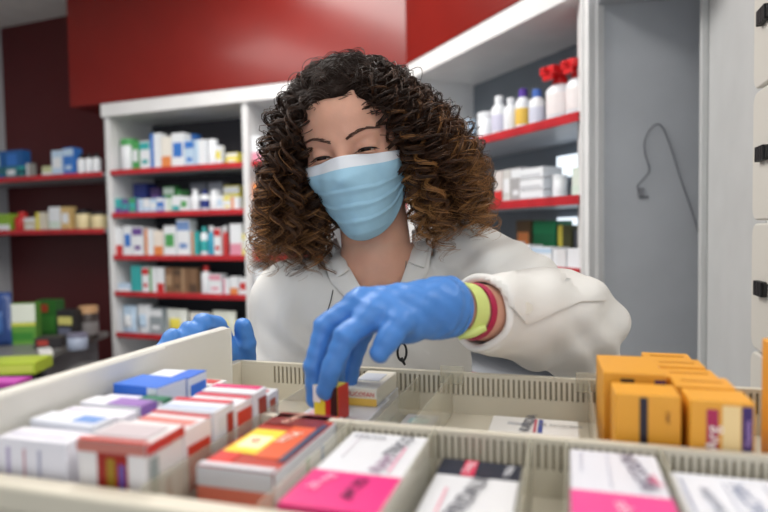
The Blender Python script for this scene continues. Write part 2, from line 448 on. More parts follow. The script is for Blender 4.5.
# alcove shelves
AB = (40, 96, 160)
along(ML, pL, qL, sL, A, .346, [
    (-6, 8, 12, 'c', (50, 110, 120), AB, 'teal carton at bottom left'),
    (9, 20, 12, 'c', (70, 130, 140), W, 'teal carton under the blue ones'),
    (21, 29, 12, 'c', (30, 80, 90), TE, 'dark teal carton at the right of the stack'),
    (30, 35, 14, 'c', (150, 150, 146), W, 'slim grey carton'),
    (45, 55, 10, 'c', (200, 204, 160), W, 'low pale yellow carton'),
    (55, 66, 25, 'c', PB, W, 'pale blue and white carton'),
    (66.5, 77, 27, 'c', BL, PB, 'bright blue carton'),
    (78.5, 85, 20, 'b', W, M_black and (24, 22, 26), 'left white bottle with black cap'),
    (85.5, 92.5, 20, 'b', W, (24, 22, 26), 'middle white bottle with black cap'),
    (93, 100, 20, 'b', W, (24, 22, 26), 'right white bottle with black cap')], 'upper alcove shelf', setb=.04)
for (x0, x1, c2, nm) in ((-5, 10, PB, 'left'), (11, 28, BL, 'right')):
    s0 = sL((x0 + x1) / 2, .06); o2 = A + pL * s0 + qL * .075; o2.z = CZ + .346 + 12 * 3.5 / FPX
    carton(o2, math.atan2(pL.y, pL.x), abs(sL(x1, .05) - sL(x0, .05)), .06, 17 * 3.5 / FPX, AB, [('front', .1, .1, .7, .8, c2)], (),
           f'{nm} blue carton stacked on the teal ones, upper alcove shelf')
along(ML, pL, qL, sL, A, .030, [
    (-4, 11, 17, 'c', (140, 180, 60), W, 'lime green carton'),
    (12, 23, 19, 'b', RD, RD, 'red bottle beside the lime carton'),
    (25, 36, 13, 'c', (206, 200, 180), W, 'low cream carton'),
    (37, 47, 18, 'c', (214, 208, 190), YE, 'taller cream carton'),
    (50, 61, 23, 'c', W, LG, 'white carton before the tan one'),
    (62, 71, 23, 'c', (206, 176, 120), W, 'tan carton'),
    (73, 85, 20, 't', (222, 206, 160), (24, 22, 26), 'left pale jar with black lid'),
    (88, 101, 18, 't', (222, 206, 160), (24, 22, 26), 'right pale jar with black lid')], 'lower alcove shelf', setb=.04)
# angled shelving at right
up = 'upper shelf of the angled shelving'
def alongR(z, items, where): along(MR, pR, qR, sR, C, z, items, where, setb=.03)
alongR(.326, [
    (458, 463, 22, 'c', (214, 222, 150), W, 'pale yellow carton nearest the hair'),
    (464, 470, 24, 'c', PB, W, 'pale blue carton'),
    (475, 486, 28, 't', W, W, 'squat white tub'),
    (489, 499, 41, 'b', W, W, 'taller plain white bottle', 0, (206, 206, 226)),
    (501, 511, 36, 'b', W, W, 'shorter plain white bottle'),
    (513, 523, 42, 'b', W, (90, 60, 160), 'white bottle with purple cap and yellow label', 0, (230, 190, 80)),
    (526, 537, 38, 'b', W, (70, 110, 190), 'white dropper bottle with blue collar', 0, (206, 210, 226)),
    (541, 560, 55, 's', W, (214, 36, 40), 'left white trigger spray with red head', 0, (236, 230, 230)),
    (561, 579, 57, 's', W, (214, 36, 40), 'middle white trigger spray with red head', 0, (236, 230, 230)),
    (572, 588, 58, 's', W, (214, 36, 40), 'right white trigger spray with red head', 1, (236, 230, 230))], up)
alongR(.326, [(500, 511, 40, 'c', (40, 44, 60), NV, 'dark carton behind the white bottles', 1)], up)
lw = 'middle shelf of the angled shelving'
alongR(.088, [
    (495, 503, 32, 'c', (214, 208, 206), RD, 'upright white carton with red mark'),
    (503.5, 511, 33, 'c', (206, 206, 204), W, 'upright pale grey carton beside the red-marked one'),
    (511.5, 521, 34, 'c', (170, 170, 172), W, 'upright mid grey carton'),
    (550, 560, 24, 't', W, W, 'white tub right of the stacked cartons'),
    (572, 583, 30, 'c', (216, 226, 216), LG, 'pale green block standing in for a reflection at right end')], lw)  # last block is added to stand for a pale green reflection
for k in range(3):
    s0 = (sR(524, .05) + sR(549, .05)) / 2; o2 = C + pR * s0 + qR * .07; o2.z = CZ + .088 + k * .0365
    carton(o2, math.atan2(pR.y, pR.x), abs(sR(549, .05) - sR(524, .05)) * .95, .08, .034, W, [('front', .05, .15, .9, .4, (196, 200, 206))], (),
           f'{["bottom", "middle", "top"][k]} white carton of the stack of three, {lw}')
alongR(-.125, [
    (505, 515, 22, 'c', W, PB, 'white carton, leftmost in the front row'),
    (516, 530, 20, 'c', W, LG, 'white carton below the brown one'),
    (531, 552, 19, 'c', W, PB, 'wide white carton below the green one'),
    (553, 566, 18, 'c', (222, 224, 226), W, 'white carton below the olive one'),
    (567, 584, 20, 'c', W, W, 'plain white carton at right end'),
    (516, 531, 42, 'c', (96, 76, 50), OR, 'brown carton in the back row', 1),
    (533, 556, 43, 'c', (24, 120, 76), (30, 140, 90), 'green carton in the back row', 1),
    (558, 572, 40, 'c', (84, 84, 50), YE, 'olive carton in the back row', 1),
    (574, 583, 36, 'c', DG, W, 'grey carton in the back row', 1)], 'lower shelf of angled shelving')
# added glowing slabs on the opaque back board, standing in for window brightness
M_glow = mat('glowing_slab', (236, 246, 255), .3, emis=1.4, var=0)
for k, (za, zb) in enumerate(((.185, .262), (-.055, .035))):
    o = MB().box(sR(556, .29), LR - .03, .296, .306, CZ + za, CZ + zb, M=MR).build('window_%d' % (k + 2), M_glow); o['kind'] = 'structure'

# ------------------------------------------------------------------ grey wall panel, cable, soffit
gp0 = Vector((.600, 1.715, 0)); gp1 = Vector((1.25, 1.60, 0))
pg = (gp1 - gp0).normalized(); MG = frame(gp0, pg, Vector((-pg.y, pg.x, 0)))
struct('wall_panel', MB().box(0.012, .75, 0.01, .04, 0, 2.7, M=MG), M_grey)
struct('trim_4', MB().box(-.03, .014, -.01, .08, 0, 2.7, M=MG), M_cab)
struct('trim_5', MB().box(.014, .75, -.40, .01, CZ + .625, 2.7, M=MG), M_grey)
cb = MB()
cpx = [(640, 193), (638, 186), (643, 180), (650, 170), (646, 155), (645, 142), (650, 130), (657, 124), (663, 127), (668, 138), (674, 155), (681, 178), (688, 198), (696, 222), (702, 243), (708, 262)]
pts = []
for i in range(len(cpx) - 1):
    for k in range(4):
        f = k / 4; a = cpx[max(i - 1, 0)]; b = cpx[i]; c = cpx[i + 1]; d = cpx[min(i + 2, len(cpx) - 1)]
        cr = lambda j: .5 * (2 * b[j] + (c[j] - a[j]) * f + (2 * a[j] - 5 * b[j] + 4 * c[j] - d[j]) * f * f + (3 * b[j] - a[j] - 3 * c[j] + d[j]) * f ** 3)
        x, y = cr(0), cr(1); xx = (x - 384) / FPX
        s = (xx * gp0.y - gp0.x) / (pg.x - xx * pg.y); Y = (gp0 + pg * s).y
        p = at(x, y, Y); pts.append(p - Vector((-pg.y, pg.x, 0)) * -.004)
cb.tube(pts, .0016, 6)
cab = tag(cb.build('cable', mat('cable_grey', (84, 86, 92), .5), smooth=True), 'thin dark cable looping on the grey wall panel', 'cable')
q0 = at(641, 192, 1.70)
sk = empty('wall_plug', q0, math.atan2(pg.y, pg.x), 'small grey plug where the loose cable ends on the wall panel', 'plug')
bev(MB().box(-.008, .008, -.004, .01, -.012, .012).build('plug_body', mat('plug_grey', (128, 130, 136), .5), sk), .002)
MB().box(-.006, .02, -.002, .008, -.018, -.012).build('bracket', mat('plug_grey2', (100, 102, 108), .5), sk)

# ------------------------------------------------------------------ tall drawer cabinet at right
UC = .328
MC = frame(Vector((0, 0, 0)), VD, UD)      # local x = v (away), y = u (right)
tc_ = empty('drawer_cabinet', uv(UC, 1.15, -CZ), 0, 'tall pale drawer cabinet at right edge with rounded fronts', 'cabinet')
def cpart(name, mb, m, bevw=.003, seg=2, par=None):
    o = mb.build(name, m, par or tc_); o.matrix_parent_inverse = Matrix.Identity(4)
    mw = Matrix.Translation(-tc_.location); o.data.transform(mw); bev(o, bevw, seg); return o
cpart('side_panel', MB().box(1.155, 1.19, UC + .005, UC + .9, 0, 2.3, M=MC), M_cab)
cpart('end_stile', MB().box(1.19, 1.66, UC + .004, UC + .05, 0, 2.69, M=MC), mat('stile_grey', (196, 198, 198), .5))
cpart('end_stile', MB().box(1.635, 1.66, UC - .012, UC + .004, 0, 2.69, M=MC), mat('stile_grey', (196, 198, 198), .5))
cpart('cabinet_body', MB().box(.25, 1.155, UC + .35, UC + .9, 0, 2.3, M=MC), M_cab)
def rrect(x0, x1, z0, z1, r, n=6):
    P = []
    for (cx, cz, a0) in ((x1 - r, z1 - r, 0), (x0 + r, z1 - r, 90), (x0 + r, z0 + r, 180), (x1 - r, z0 + r, 270)):
        for k in range(n + 1):
            a = R(a0 + 90 * k / n); P.append((cx + r * math.cos(a), cz + r * math.sin(a)))
    return P
def slab(x0, x1, y0, y1, z0, z1, r):
    P = rrect(x0, x1, z0, z1, r); n = len(P)
    vs = [(x, y0, z) for x, z in P] + [(x, y1, z) for x, z in P]
    fs = [tuple(range(n)), tuple(range(2 * n - 1, n - 1, -1))] + [(i, i + n, (i + 1) % n + n, (i + 1) % n) for i in range(n)]
    return vs, fs
zs = [(.650, .437), (.432, .222), (.217, .006), (.001, -.208), (-.213, -.42), (-.425, -.63), (-.635, -.84), (-.845, -1.05)]
for (zt_, zb_) in zs:
    f = cpart('drawer_front', MB().add(*slab(.72, 1.15, UC - .028, UC, CZ + zb_, CZ + zt_, .022), M=MC), M_trayw, .004, 3)
    zc = CZ + (zt_ + zb_) / 2
    hb = MB()
    for k in range(5): hb.box(1.095 + k * .0085 - .03, 1.101 + k * .0085 - .03, UC - .037, UC - .027, zc - .012, zc + .012, M=MC)
    hb.box(1.060, 1.108, UC - .034, UC - .0275, zc - .010, zc + .010, M=MC)
    hh = hb.build('handle', M_black, f); hh.data.transform(Matrix.Translation(-tc_.location)); bev(hh, .001)

# ------------------------------------------------------------------ the pulled-out drawer
V0, V1, V2 = .300, .465, .655
U0_, U1_ = -.390, .40
RZ, FZ = -.160, -.205
dr = empty('pharmacy_drawer', uv(-.0, .47, -.23), 0, 'cream plastic pharmacy drawer pulled open with slotted rims and dividers', 'drawer')
MD = frame(Vector((0, 0, 0)), UD, VD)      # local x = u, y = v
def dpart(name, mb, m, bw=.001, seg=2, par=None):
    o = mb.build(name, m, par or dr); o.data.transform(Matrix.Translation(-dr.location))
    if bw: bev(o, bw, seg)
    return o
dpart('drawer_floor', MB().box(U0_, U1_, V0, V2, CZ + FZ - .012, CZ + FZ, M=MD), M_tray)
dpart('drawer_skirt', MB().box(U0_, U1_, V0 - .005, V0 + .004, CZ - .27, CZ + RZ - .01, M=MD), M_tray)
dpart('side_wall', MB().box(U0_ - .010, U0_ + .0035, V0 - .012, V2 + .004, CZ - .27, CZ + RZ, M=MD), M_tray, .0015)
dpart('near_rim', MB().box(U0_, U1_, V0 - .012, V0 + .006, CZ + RZ - .018, CZ + RZ, M=MD), M_tray, .004, 3)
def rim(v, ua, ub, U0_=U0_):
    m = MB(); pt = .0055
    m.box(U0_, ub, v - .004, v + .004, CZ + RZ - .004, CZ + RZ, M=MD)
    m.box(U0_, ub, v - .002, v + .004, CZ + FZ, CZ + RZ - .004, M=MD)
    m.box(U0_, ub, v - .0045, v - .002, CZ + FZ, CZ + RZ - .024, M=MD)
    if ua > U0_: m.box(U0_, ua, v - .0045, v - .002, CZ + RZ - .024, CZ + RZ - .004, M=MD)
    n = int((ub - ua) / pt)
    for k in range(n):
        m.box(ua + k * pt, ua + k * pt + pt * .55, v - .0045, v - .0019, CZ + RZ - .025, CZ + RZ - .003, M=MD)
    o = dpart('slotted_wall', m, M_tray, 0)
    r_ = dpart('slot_shade', MB().box(ua, ub, v - .0022, v - .0018, CZ + RZ - .024, CZ + RZ - .004, M=MD), M_slotshade, 0, par=o)  # thin dark sheet behind the teeth, coloured as slot shade
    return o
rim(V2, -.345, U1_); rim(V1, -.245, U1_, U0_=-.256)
def divider(u, va, vb, m=M_clear, lift=0, tab=False, th=.0022):
    d = MB().box(u - th / 2, u + th / 2, va + .006, vb - .005, CZ + FZ, CZ + RZ + lift, M=MD)
    if tab: d.box(u - .013, u + .013, vb - .007, vb - .0048, CZ + RZ - .012, CZ + RZ + .008, M=MD)
    dpart('divider', d, m, .0004, 1)
for u in (-.255, -.172, -.1): divider(u, V0, V1, lift=.002)
for u in (-.026, .0, .064, .155): divider(u, V0, V1, lift=0)
divider(-.255, V1, V2, lift=.002); divider(-.16, V1, V2, lift=-.006)
divider(-.122, V1, V2, tab=True); divider(.022, V1, V2, tab=True); divider(.20, V1, V2)
# tall front panel of the drawer
PZ = -.1125
prof = []
fp = MB()
n = 26
def ptop(v):    # top edge height: level, rounded off at the near end
    f = (v - .272) / .03
    return PZ if f > 1 else PZ - .03 * (1 - math.sqrt(max(0, 1 - (1 - max(f, 0)) ** 2)))
vs = []; fs = []
for i in range(n + 1):
    v = .272 + (V2 - .032 - .272) * i / n
    zt = ptop(v) + CZ
    for (uu, z) in ((U0_ - .010, zt - .003), (U0_ - .007, zt), (U0_ + .001, zt), (U0_ + .004, zt - .003), (U0_ + .004, CZ - .27), (U0_ - .010, CZ - .27)):
        p = UD * uu + VD * v; vs.append((p.x, p.y, z))
for i in range(n):
    for k in range(6): fs.append((i * 6 + k, (i + 1) * 6 + k, (i + 1) * 6 + (k + 1) % 6, i * 6 + (k + 1) % 6))
fs.append(tuple(range(6))); fs.append(tuple(n * 6 + k for k in range(6))[::-1])
dpart('front_panel', MB().add(vs, fs), M_trayw, .001, 2)
# concave corner web between the front panel and the far wall
vs = []; fs = []; m_ = 14
for i in range(m_ + 1):
    f = i / m_; a = R(90 * f)
    rr = .075
    uu = U0_ + .004 + .012 * (1 - math.sin(a)); vv = V2 - .034 - .115 + .115 * math.sin(a) * 1.0
    zt = CZ + PZ - .001 if f > .0 else CZ + PZ - .001
    p = UD * (U0_ + .0035) + VD * vv; q = UD * (U0_ + .004 + .005 * (f ** 2.2)) + VD * vv
    vs += [(p.x, p.y, CZ + FZ), (q.x, q.y, CZ + FZ), (q.x, q.y, CZ + PZ - .001), (p.x, p.y, CZ + PZ - .001)]
for i in range(m_):
    for k in range(4): fs.append((i * 4 + k, i * 4 + (k + 1) % 4, (i + 1) * 4 + (k + 1) % 4, (i + 1) * 4 + k))
fs.append((3, 2, 1, 0)); fs.append(tuple(m_ * 4 + k for k in range(4)))
dpart('corner_web', MB().add(vs, fs), M_trayw, 0)
# runner that carries the drawer out of the cabinet, and cabinet carcass below
cpart('carcass', MB().box(.25, .72, UC + .12, UC + .9, 0, CZ - .29, M=MC), M_cab)
cpart('drawer_runner', MB().box(.292, .30, -.36, UC + .12, CZ - .265, CZ - .235, M=MC), M_metal, .001)
cpart('drawer_runner', MB().box(.655, .663, -.36, UC + .12, CZ - .265, CZ - .235, M=MC), M_metal, .001)
cpart('runner_block', MB().box(.25, .72, UC + .10, UC + .14, CZ - .31, CZ - .217, M=MC), M_cab, .001)

# ------------------------------------------------------------------ cartons in the drawer
ZF = FZ
def cbox(u, v, w, d, h, base, panels=(), texts=(), label='', z=None, rz=0, tilt=None, rough=.35, cat='box', group=None):
    l = uv(u, v, FZ if z is None else z)
    return carton(l, -YAW + R(rz), w, d, h, base, panels, texts, label, cat, group, 'medicine_carton', tilt, rough)
WH = (220, 220, 223); PKK = (222, 42, 122); DK = (34, 38, 54); PKT = (226, 70, 120)
cbox(-.136, .388, .064, .135, .040, WH, [('top', 0, 0, 1, .40, PKK), ('front', 0, 0, 1, 1, PKK), ('top', .16, .60, .18, .96, (226, 220, 226)), ('top', .80, .45, .82, .8, (240, 150, 180))],
     [('top', .74, .80, .0145, 82, 'TRICO', (70, 70, 84)), ('top', .71, .535, .0145, 82, 'RAM', (150, 110, 140)), ('top', .60, .22, .0115, 80, 'gel 2%', (60, 20, 50)),
      ('top', .22, .25, .010, 78, '20 mg', (250, 190, 215)), ('top', .30, .9, .006, 0, 'compresse', (120, 120, 130))],
     label='white carton with hot pink lower half in centre front compartment')
cbox(-.062, .386, .060, .130, .026, WH, [('top', 0, .78, 1, 1, DK), ('top', .30, .78, .46, 1, (206, 40, 80)), ('front', 0, 0, 1, 1, WH), ('top', .2, .3, .22, .6, (240, 150, 170))],
     [('top', .50, .55, .017, 80, 'PRIDALIN', (60, 60, 74)), ('top', .38, .88, .009, 80, 'D400', (240, 200, 210)), ('top', .85, .88, .010, 80, 'ratio', (220, 220, 226))],
     label='white carton with black and crimson end, right of hot pink carton')
cbox(.031, .386, .058, .135, .042, (220, 220, 228), [('top', 0, 0, 1, .47, (228, 78, 146)), ('front', 0, 0, 1, 1, (228, 78, 146)), ('top', .12, .7, .14, .95, (190, 190, 204)), ('top', .42, .55, .435, .95, (196, 198, 212))],
     [('top', .74, .74, .015, 100, 'RICOLIN', (96, 90, 116)), ('top', .86, .64, .010, 100, 'plus', (230, 90, 140)), ('top', .5, .25, .012, 100, '30 cps', (250, 210, 228))],
     label='pale carton with rose pink lower half in right front compartment')
cbox(.110, .386, .084, .130, .033, (228, 230, 238), [('top', .06, .1, .08, .9, (170, 176, 196)), ('top', .36, .1, .37, .9, (180, 184, 200)), ('top', .65, .1, .66, .9, (180, 184, 200))],
     [('top', .5, .6, .014, 97, 'BIOLACTIN', (140, 150, 176)), ('top', .8, .6, .012, 97, '100 ml', (120, 130, 150)), ('top', .22, .6, .012, 97, '10 bustine', (150, 156, 170))],
     label='plain white carton with grey lines at the front right corner')
cbox(.218, .386, .10, .130, .03, (224, 226, 232), [], [('top', .5, .5, .012, 97, 'NEOFEN', (150, 150, 170))], label='white carton past the plain grey-lined carton at right edge')
# red-yellow carton in the second compartment
RO = (176, 52, 34)
cbox(-.216, .414, .058, .126, .044, RO, [('top', .02, .0, .34, .46, (206, 40, 30)), ('top', .05, .22, .62, .62, (236, 208, 50)), ('top', .52, .18, .92, .86, (216, 92, 48)), ('top', .12, .3, .46, .5, (244, 236, 190)),
      ('top', .88, .15, .98, .8, (60, 66, 90)), ('top', .05, .72, .9, .98, (120, 28, 24)), ('front', 0, 0, 1, .7, (206, 110, 90)), ('front', 0, .7, 1, 1, (200, 200, 206)), ('top', .0, .0, 1, .05, (206, 206, 212)),
      ('right', 0, 0, 1, 1, (222, 224, 232)), ('right', .0, .0, .36, .55, (228, 60, 130)), ('right', .4, .2, .44, .8, GR), ('right', .62, .3, .66, .8, BL)],
     [('top', .68, .5, .012, 74, 'VITA', (250, 236, 220)), ('top', .3, .4, .010, 20, 'C', (220, 60, 50)), ('top', .4, .86, .010, 74, 'FORTE', (240, 190, 170)), ('right', .6, .45, .012, 0, 'gola', (90, 110, 150))],
     label='red and orange carton with yellow burst, left of hot pink carton')
# stack in the far part of the second compartment
cbox(-.212, .545, .070, .10, .028, WH, [('top', .1, .1, .6, .5, (236, 196, 206)), ('front', 0, 0, 1, .5, (230, 226, 220))], [('top', .5, .7, .008, 0, 'fiale', (120, 120, 130))], label='flat white carton in back row under the held carton')
cbox(-.240, .575, .022, .04, .030, (214, 206, 204), [('top', 0, 0, 1, 1, (210, 210, 214))], (), label='small silver topped carton just left of the gloved fingertips', z=FZ + .028, rough=.2)
cbox(-.199, .600, .034, .075, .018, (238, 234, 220), [('front', 0, 0, 1, .42, (234, 190, 90)), ('top', .1, .4, .8, .8, (216, 222, 232))], [('front', .5, .66, .0062, 0, 'MUCOSAN', (206, 60, 50))],
     label='cream carton with orange band and red lettering behind gloved hand', z=FZ + .028)
cbox(-.199, .6, .036, .08, .028, WH, [('front', .1, .2, .9, .8, (210, 214, 220))], (), label='white carton directly underneath the cream orange-banded carton')
cbox(-.141, .545, .034, .095, .014, WH, [('top', .2, .7, .8, .85, (190, 220, 220))], [('top', .5, .86, .005, 0, 'gocce', (90, 140, 140))], label='flat white carton with teal text right of cream carton')
cbox(-.030, .545, .082, .115, .016, (240, 238, 234), [('top', .55, .62, .60, .95, (60, 80, 160)), ('top', .50, .62, .53, .95, (200, 90, 110)), ('top', .2, .78, .42, .83, (190, 190, 194))], [('top', .44, .82, .014, 84, 'KARDIA', (70, 76, 96)), ('top', .8, .8, .007, 0, '20 compresse', (150, 150, 150))],
     label='flat white carton with blue and red stripe in back compartment', )
cbox(-.214, .520, .026, .020, .032, (236, 214, 60), [('front', .5, 0, .72, 1, (200, 40, 40)), ('front', .72, 0, 1, 1, (60, 30, 30)), ('front', .0, .5, .3, 1, (240, 232, 228)), ('right', 0, 0, 1, 1, (200, 50, 40))], (),
     label='small yellow and red carton held by the gloved fingertips', z=FZ + .0285, rz=-8)
# left compartment, right-hand column: red-and-white cartons in a row
redd = [
    ((226, 222, 222), [('front', 0, .0, 1, .28, (226, 190, 60)), ('front', .3, .28, .74, .9, (150, 34, 26)), ('front', .44, .3, .56, .85, (150, 120, 30)), ('front', .62, .35, .70, .8, (90, 80, 160)), ('front', .0, .9, 1, 1, (190, 120, 110)), ('front', 0, .0, .4, .2, (220, 90, 60)),
                      ('top', .1, .2, .9, .8, (198, 186, 190)), ('top', .0, .0, 1, .1, (220, 90, 80)), ('right', .08, .15, .28, .85, (150, 160, 160)), ('right', .6, .0, .95, .6, (226, 210, 210)), ('right', 0, .9, 1, 1, RD)],
     'front carton of red-and-white row with red front and yellow base'),
    ((232, 226, 228), [('top', .05, .3, .95, .6, (214, 130, 120)), ('top', 0, .85, 1, 1, RD), ('right', .1, .3, .9, .8, (196, 60, 44)), ('right', .4, .1, .8, .3, (236, 230, 224))], 'second carton from the front of the red-and-white row'),
    ((222, 226, 234), [('top', .05, .1, .95, .4, (190, 200, 220)), ('top', .0, .75, 1, 1, (206, 40, 60)), ('right', .2, .1, .5, .9, (214, 220, 226)), ('right', .6, .2, .9, .9, (170, 60, 40))], 'third carton from the front of the red-and-white row'),
    ((232, 230, 234), [('top', .1, .1, .9, .3, (120, 150, 200)), ('top', .0, .7, 1, 1, (200, 60, 80)), ('right', .1, .4, .9, .9, (206, 70, 50))], 'fourth carton from the front of the red-and-white row'),
    ((226, 226, 232), [('top', .05, .5, .95, .9, (214, 40, 110)), ('right', .3, .0, .9, .9, (150, 50, 34))], 'magenta topped carton fifth in the red-and-white row'),
    ((206, 208, 214), [('top', .1, .2, .9, .6, (196, 40, 40)), ('right', .1, .1, .6, .9, (160, 70, 50))], 'last and lowest carton of the red-and-white row')]
vv = .312
for k, (bc, pn, lb) in enumerate(redd):
    d = [.043, .034, .031, .029, .024, .022][k]; h = [.070, .066, .068, .064, .066, .058][k]
    cbox(-.284, vv + d / 2, .052, d * .96, h, bc, pn, [('right', .5, .5, .008, 90, ['gola', 'tosse', 'naso', 'Vit C', 'fluid', 'sport'][k], (150, 60, 60))] if k < 5 else (), label=lb, rz=[2, -2, 1.5, -1, 1, 2][k])
    vv += d + .001
# left-hand column: white cartons, purple, blue
vv = .312
lc = [((226, 224, 232), [('top', .1, .3, .9, .4, (200, 196, 214)), ('front', .15, .1, .2, .9, (180, 170, 200)), ('front', .6, .1, .64, .9, (180, 180, 200)), ('front', .4, .1, .42, .9, (200, 150, 160))], 'front white carton at left corner with faint lilac lines', .024, .066),
      ((224, 226, 234), [('top', .6, .2, .95, .8, (110, 150, 210)), ('front', .2, .1, .8, .9, (214, 214, 222))], 'white carton with blue flash second in left column', .022, .070),
      ((230, 228, 236), [('top', .1, .4, .6, .6, (214, 206, 226))], 'lilac-tinted white carton third in left column', .020, .068),
      ((232, 232, 238), [('top', .45, .0, 1, .9, (150, 110, 180)), ('right', .0, .2, 1, 1, (140, 100, 176))], 'white carton with purple top in left column', .020, .070),
      ((222, 222, 230), [('top', .6, .0, 1, 1, (30, 110, 74)), ('right', 0, 0, 1, 1, (30, 110, 74))], 'white carton with dark green end behind the purple one', .013, .068),
      ((40, 104, 208), [('top', .0, .0, 1, 1, (48, 112, 214)), ('right', .0, 0, 1, 1, (200, 206, 220)), ('front', .8, 0, 1, 1, (214, 218, 228))], 'bright blue carton with white side in left column', .038, .074),
      ((218, 222, 232), [('top', .6, .0, 1, 1, (40, 104, 208)), ('right', .1, 0, .9, .9, (48, 112, 214)), ('front', .5, .0, .55, 1, (150, 130, 190))], 'white carton with blue slanted side behind the bright blue one', .034, .072),
      ((232, 228, 226), [('top', .3, .2, .9, .8, (190, 40, 40))], 'white carton with red top at the far end of left column', .022, .058)]
for k, (bc, pn, lb, d, h) in enumerate(lc):
    off = [0, 0, .001, .002, .004, -.004, -.005, .002][k]
    cbox(-.350 + off, vv + d / 2, .060 if k < 5 else .048, d * .94, h, bc, pn, (), label=lb, rz=[1, -2, 2, -1, 2, -4, 3, -2][k])
    vv += d + .002

# orange cartons at right
def ocart(u, v, w, d, h, label, design, rz=0):
    pn = {'black': [('front', .38, .05, .50, .97, (30, 24, 40))],
          'square': [('front', .28, .72, .5, .94, (30, 24, 40)), ('front', .82, .5, 1, .94, (70, 30, 90))],
          'arg': [('front', .26, .06, .44, .92, (170, 30, 80)), ('front', .50, .04, .78, .96, (238, 208, 150)), ('front', .80, .02, .96, .96, (60, 34, 100))],
          'plain': [('top', .15, .45, .85, .5, (190, 120, 30))], 'edge': [('front', .25, .72, .3, .8, (60, 34, 20))]}[design]
    tx = {'arg': [('front', .35, .66, .0125, 90, 'Arg', (250, 240, 230)), ('front', .88, .72, .0055, 90, 'Vitamina', (190, 150, 210))],
          'black': [('front', .8, .8, .004, 90, 'ORO', (120, 60, 20))]}.get(design, [])
    cbox(u, v, w, d, h, M_orange, pn, tx, label, rz=rz)
ocart(.0575, .495, .046, .034, .079, 'orange carton with black stripe in front of the left orange pair', 'black', 1)
ocart(.052, .560, .048, .07, .084, 'taller orange carton with black square behind the black-striped one', 'square', 2)
for k in range(5):
    ocart(.106 - k * .0035, .489 + k * .034, .042, .0325, .079 + (k % 2) * .0015, ['orange carton with magenta and purple stripes leading the orange row', 'orange carton directly behind the magenta-striped one',
          'middle carton of the row of five orange cartons', 'orange carton second from the back of the orange row', 'rearmost orange carton of the orange row'][k], 'arg' if k == 0 else 'plain', [1, -1, 1.5, 0, -1][k])
ocart(.176, .54, .040, .05, .110, 'tall orange carton at the right edge of the photo, left one', 'edge')
ocart(.222, .54, .040, .05, .110, 'tall orange carton at the right edge of the photo, right one', 'edge')

# ------------------------------------------------------------------ desk in the alcove with its clutter
dk = empty('desk', (-2.0, 2.7, 0), 0, 'grey desk cluttered with packs in front of the dark red alcove', 'desk')
def kp(name, mb, m, bw=.003):
    o = mb.build(name, m, dk); o.data.transform(Matrix.Translation(-dk.location)); return bev(o, bw)
DZ = .765
M_desk = mat('desk_grey', (112, 112, 110), .35); M_deskd = mat('desk_dark', (52, 50, 52), .6)
kp('desk_top', MB().box(-2.75, -1.53, 1.9, 3.28, DZ - .03, DZ), M_desk)
kp('side_panel', MB().box(-1.60, -1.575, 2.75, 3.25, 0, DZ - .03), mat('desk_side', (120, 120, 124), .5))
kp('back_panel', MB().box(-2.73, -2.70, 1.92, 3.25, 0, DZ - .03), M_deskd)
kp('back_panel', MB().box(-2.70, -1.60, 3.22, 3.25, 0, DZ - .03), M_deskd)
kp('lower_shelf', MB().box(-2.70, -1.60, 1.92, 3.22, .50, .52), M_deskd)
def dl(px, Y, z=DZ): p = at(px, 300, Y); return (p.x, Y, z)
carton(dl(24, 2.95), .15, .125, .07, .20, (96, 150, 60), [('front', 0, .55, 1, 1, (222, 228, 214)), ('front', .1, .1, .9, .3, (60, 130, 50)), ('front', .0, .46, 1, .54, (210, 210, 90))], (), 'green and white carton standing on the alcove desk')
carton(dl(50, 3.10), -.1, .11, .07, .20, (44, 96, 40), [('front', .1, .2, .9, .6, (60, 120, 50)), ('front', .1, .7, .6, .9, (150, 60, 40))], (), 'dark green carton behind the green and white one on the desk')
pouch(dl(-2, 2.9), 0, .12, .26, .07, (36, 64, 120), (60, 100, 160), 'dark blue pouch at the left end of the alcove desk')
carton(dl(15, 2.35), .1, .20, .15, .045, (170, 190, 60), [('front', .05, .2, .95, .8, (196, 206, 90))], (), 'lime green flat box at the front of the alcove desk')
carton(dl(4, 2.12), .0, .12, .10, .02, (170, 60, 150), [('top', .1, .1, .9, .9, (196, 90, 180))], (), 'magenta flat pack at the near left of the alcove desk')
carton(dl(43, 2.62), .6, .05, .12, .03, (226, 226, 222), [('top', .2, .1, .8, .9, (206, 206, 206))], (), 'white narrow carton lying beside the lime box on the desk')
carton(dl(50, 2.85), .2, .12, .10, .05, (44, 42, 44), [('top', .1, .1, .9, .9, (70, 66, 66)), ('front', .1, .3, .5, .8, (170, 60, 50))], (), 'low black pack in the middle of the alcove desk')
bottle(dl(88, 3.05), .045, .17, (60, 52, 50), (190, 150, 110), 'dark jar with a tan lid at the right end of the desk', cat='jar', kind='tub', band=(120, 116, 116))
carton(dl(70, 3.0), -.2, .10, .08, .16, (40, 38, 40), [('front', .1, .55, .9, .8, (196, 190, 110)), ('front', .1, .1, .8, .45, (96, 100, 120))], (), 'black and yellow pack beside the dark jar on the desk')
bottle(dl(76, 2.78), .045, .075, (150, 160, 180), (110, 110, 130), 'grey blue round pot before the black and yellow pack', cat='pot', kind='tub')
for k, (px, Y, w_, h_, c) in enumerate(((30, 2.6, .20, .14, (120, 120, 124)), (60, 2.8, .18, .10, (70, 68, 72)), (82, 3.0, .12, .12, (150, 150, 150)))):
    carton(dl(px, Y, .52), .1, w_, .15, h_, c, [('front', .1, .2, .5, .8, (96, 96, 100))], (), ['mid grey', 'dark grey', 'pale grey'][k] + ' box on the lower shelf under the alcove desk')

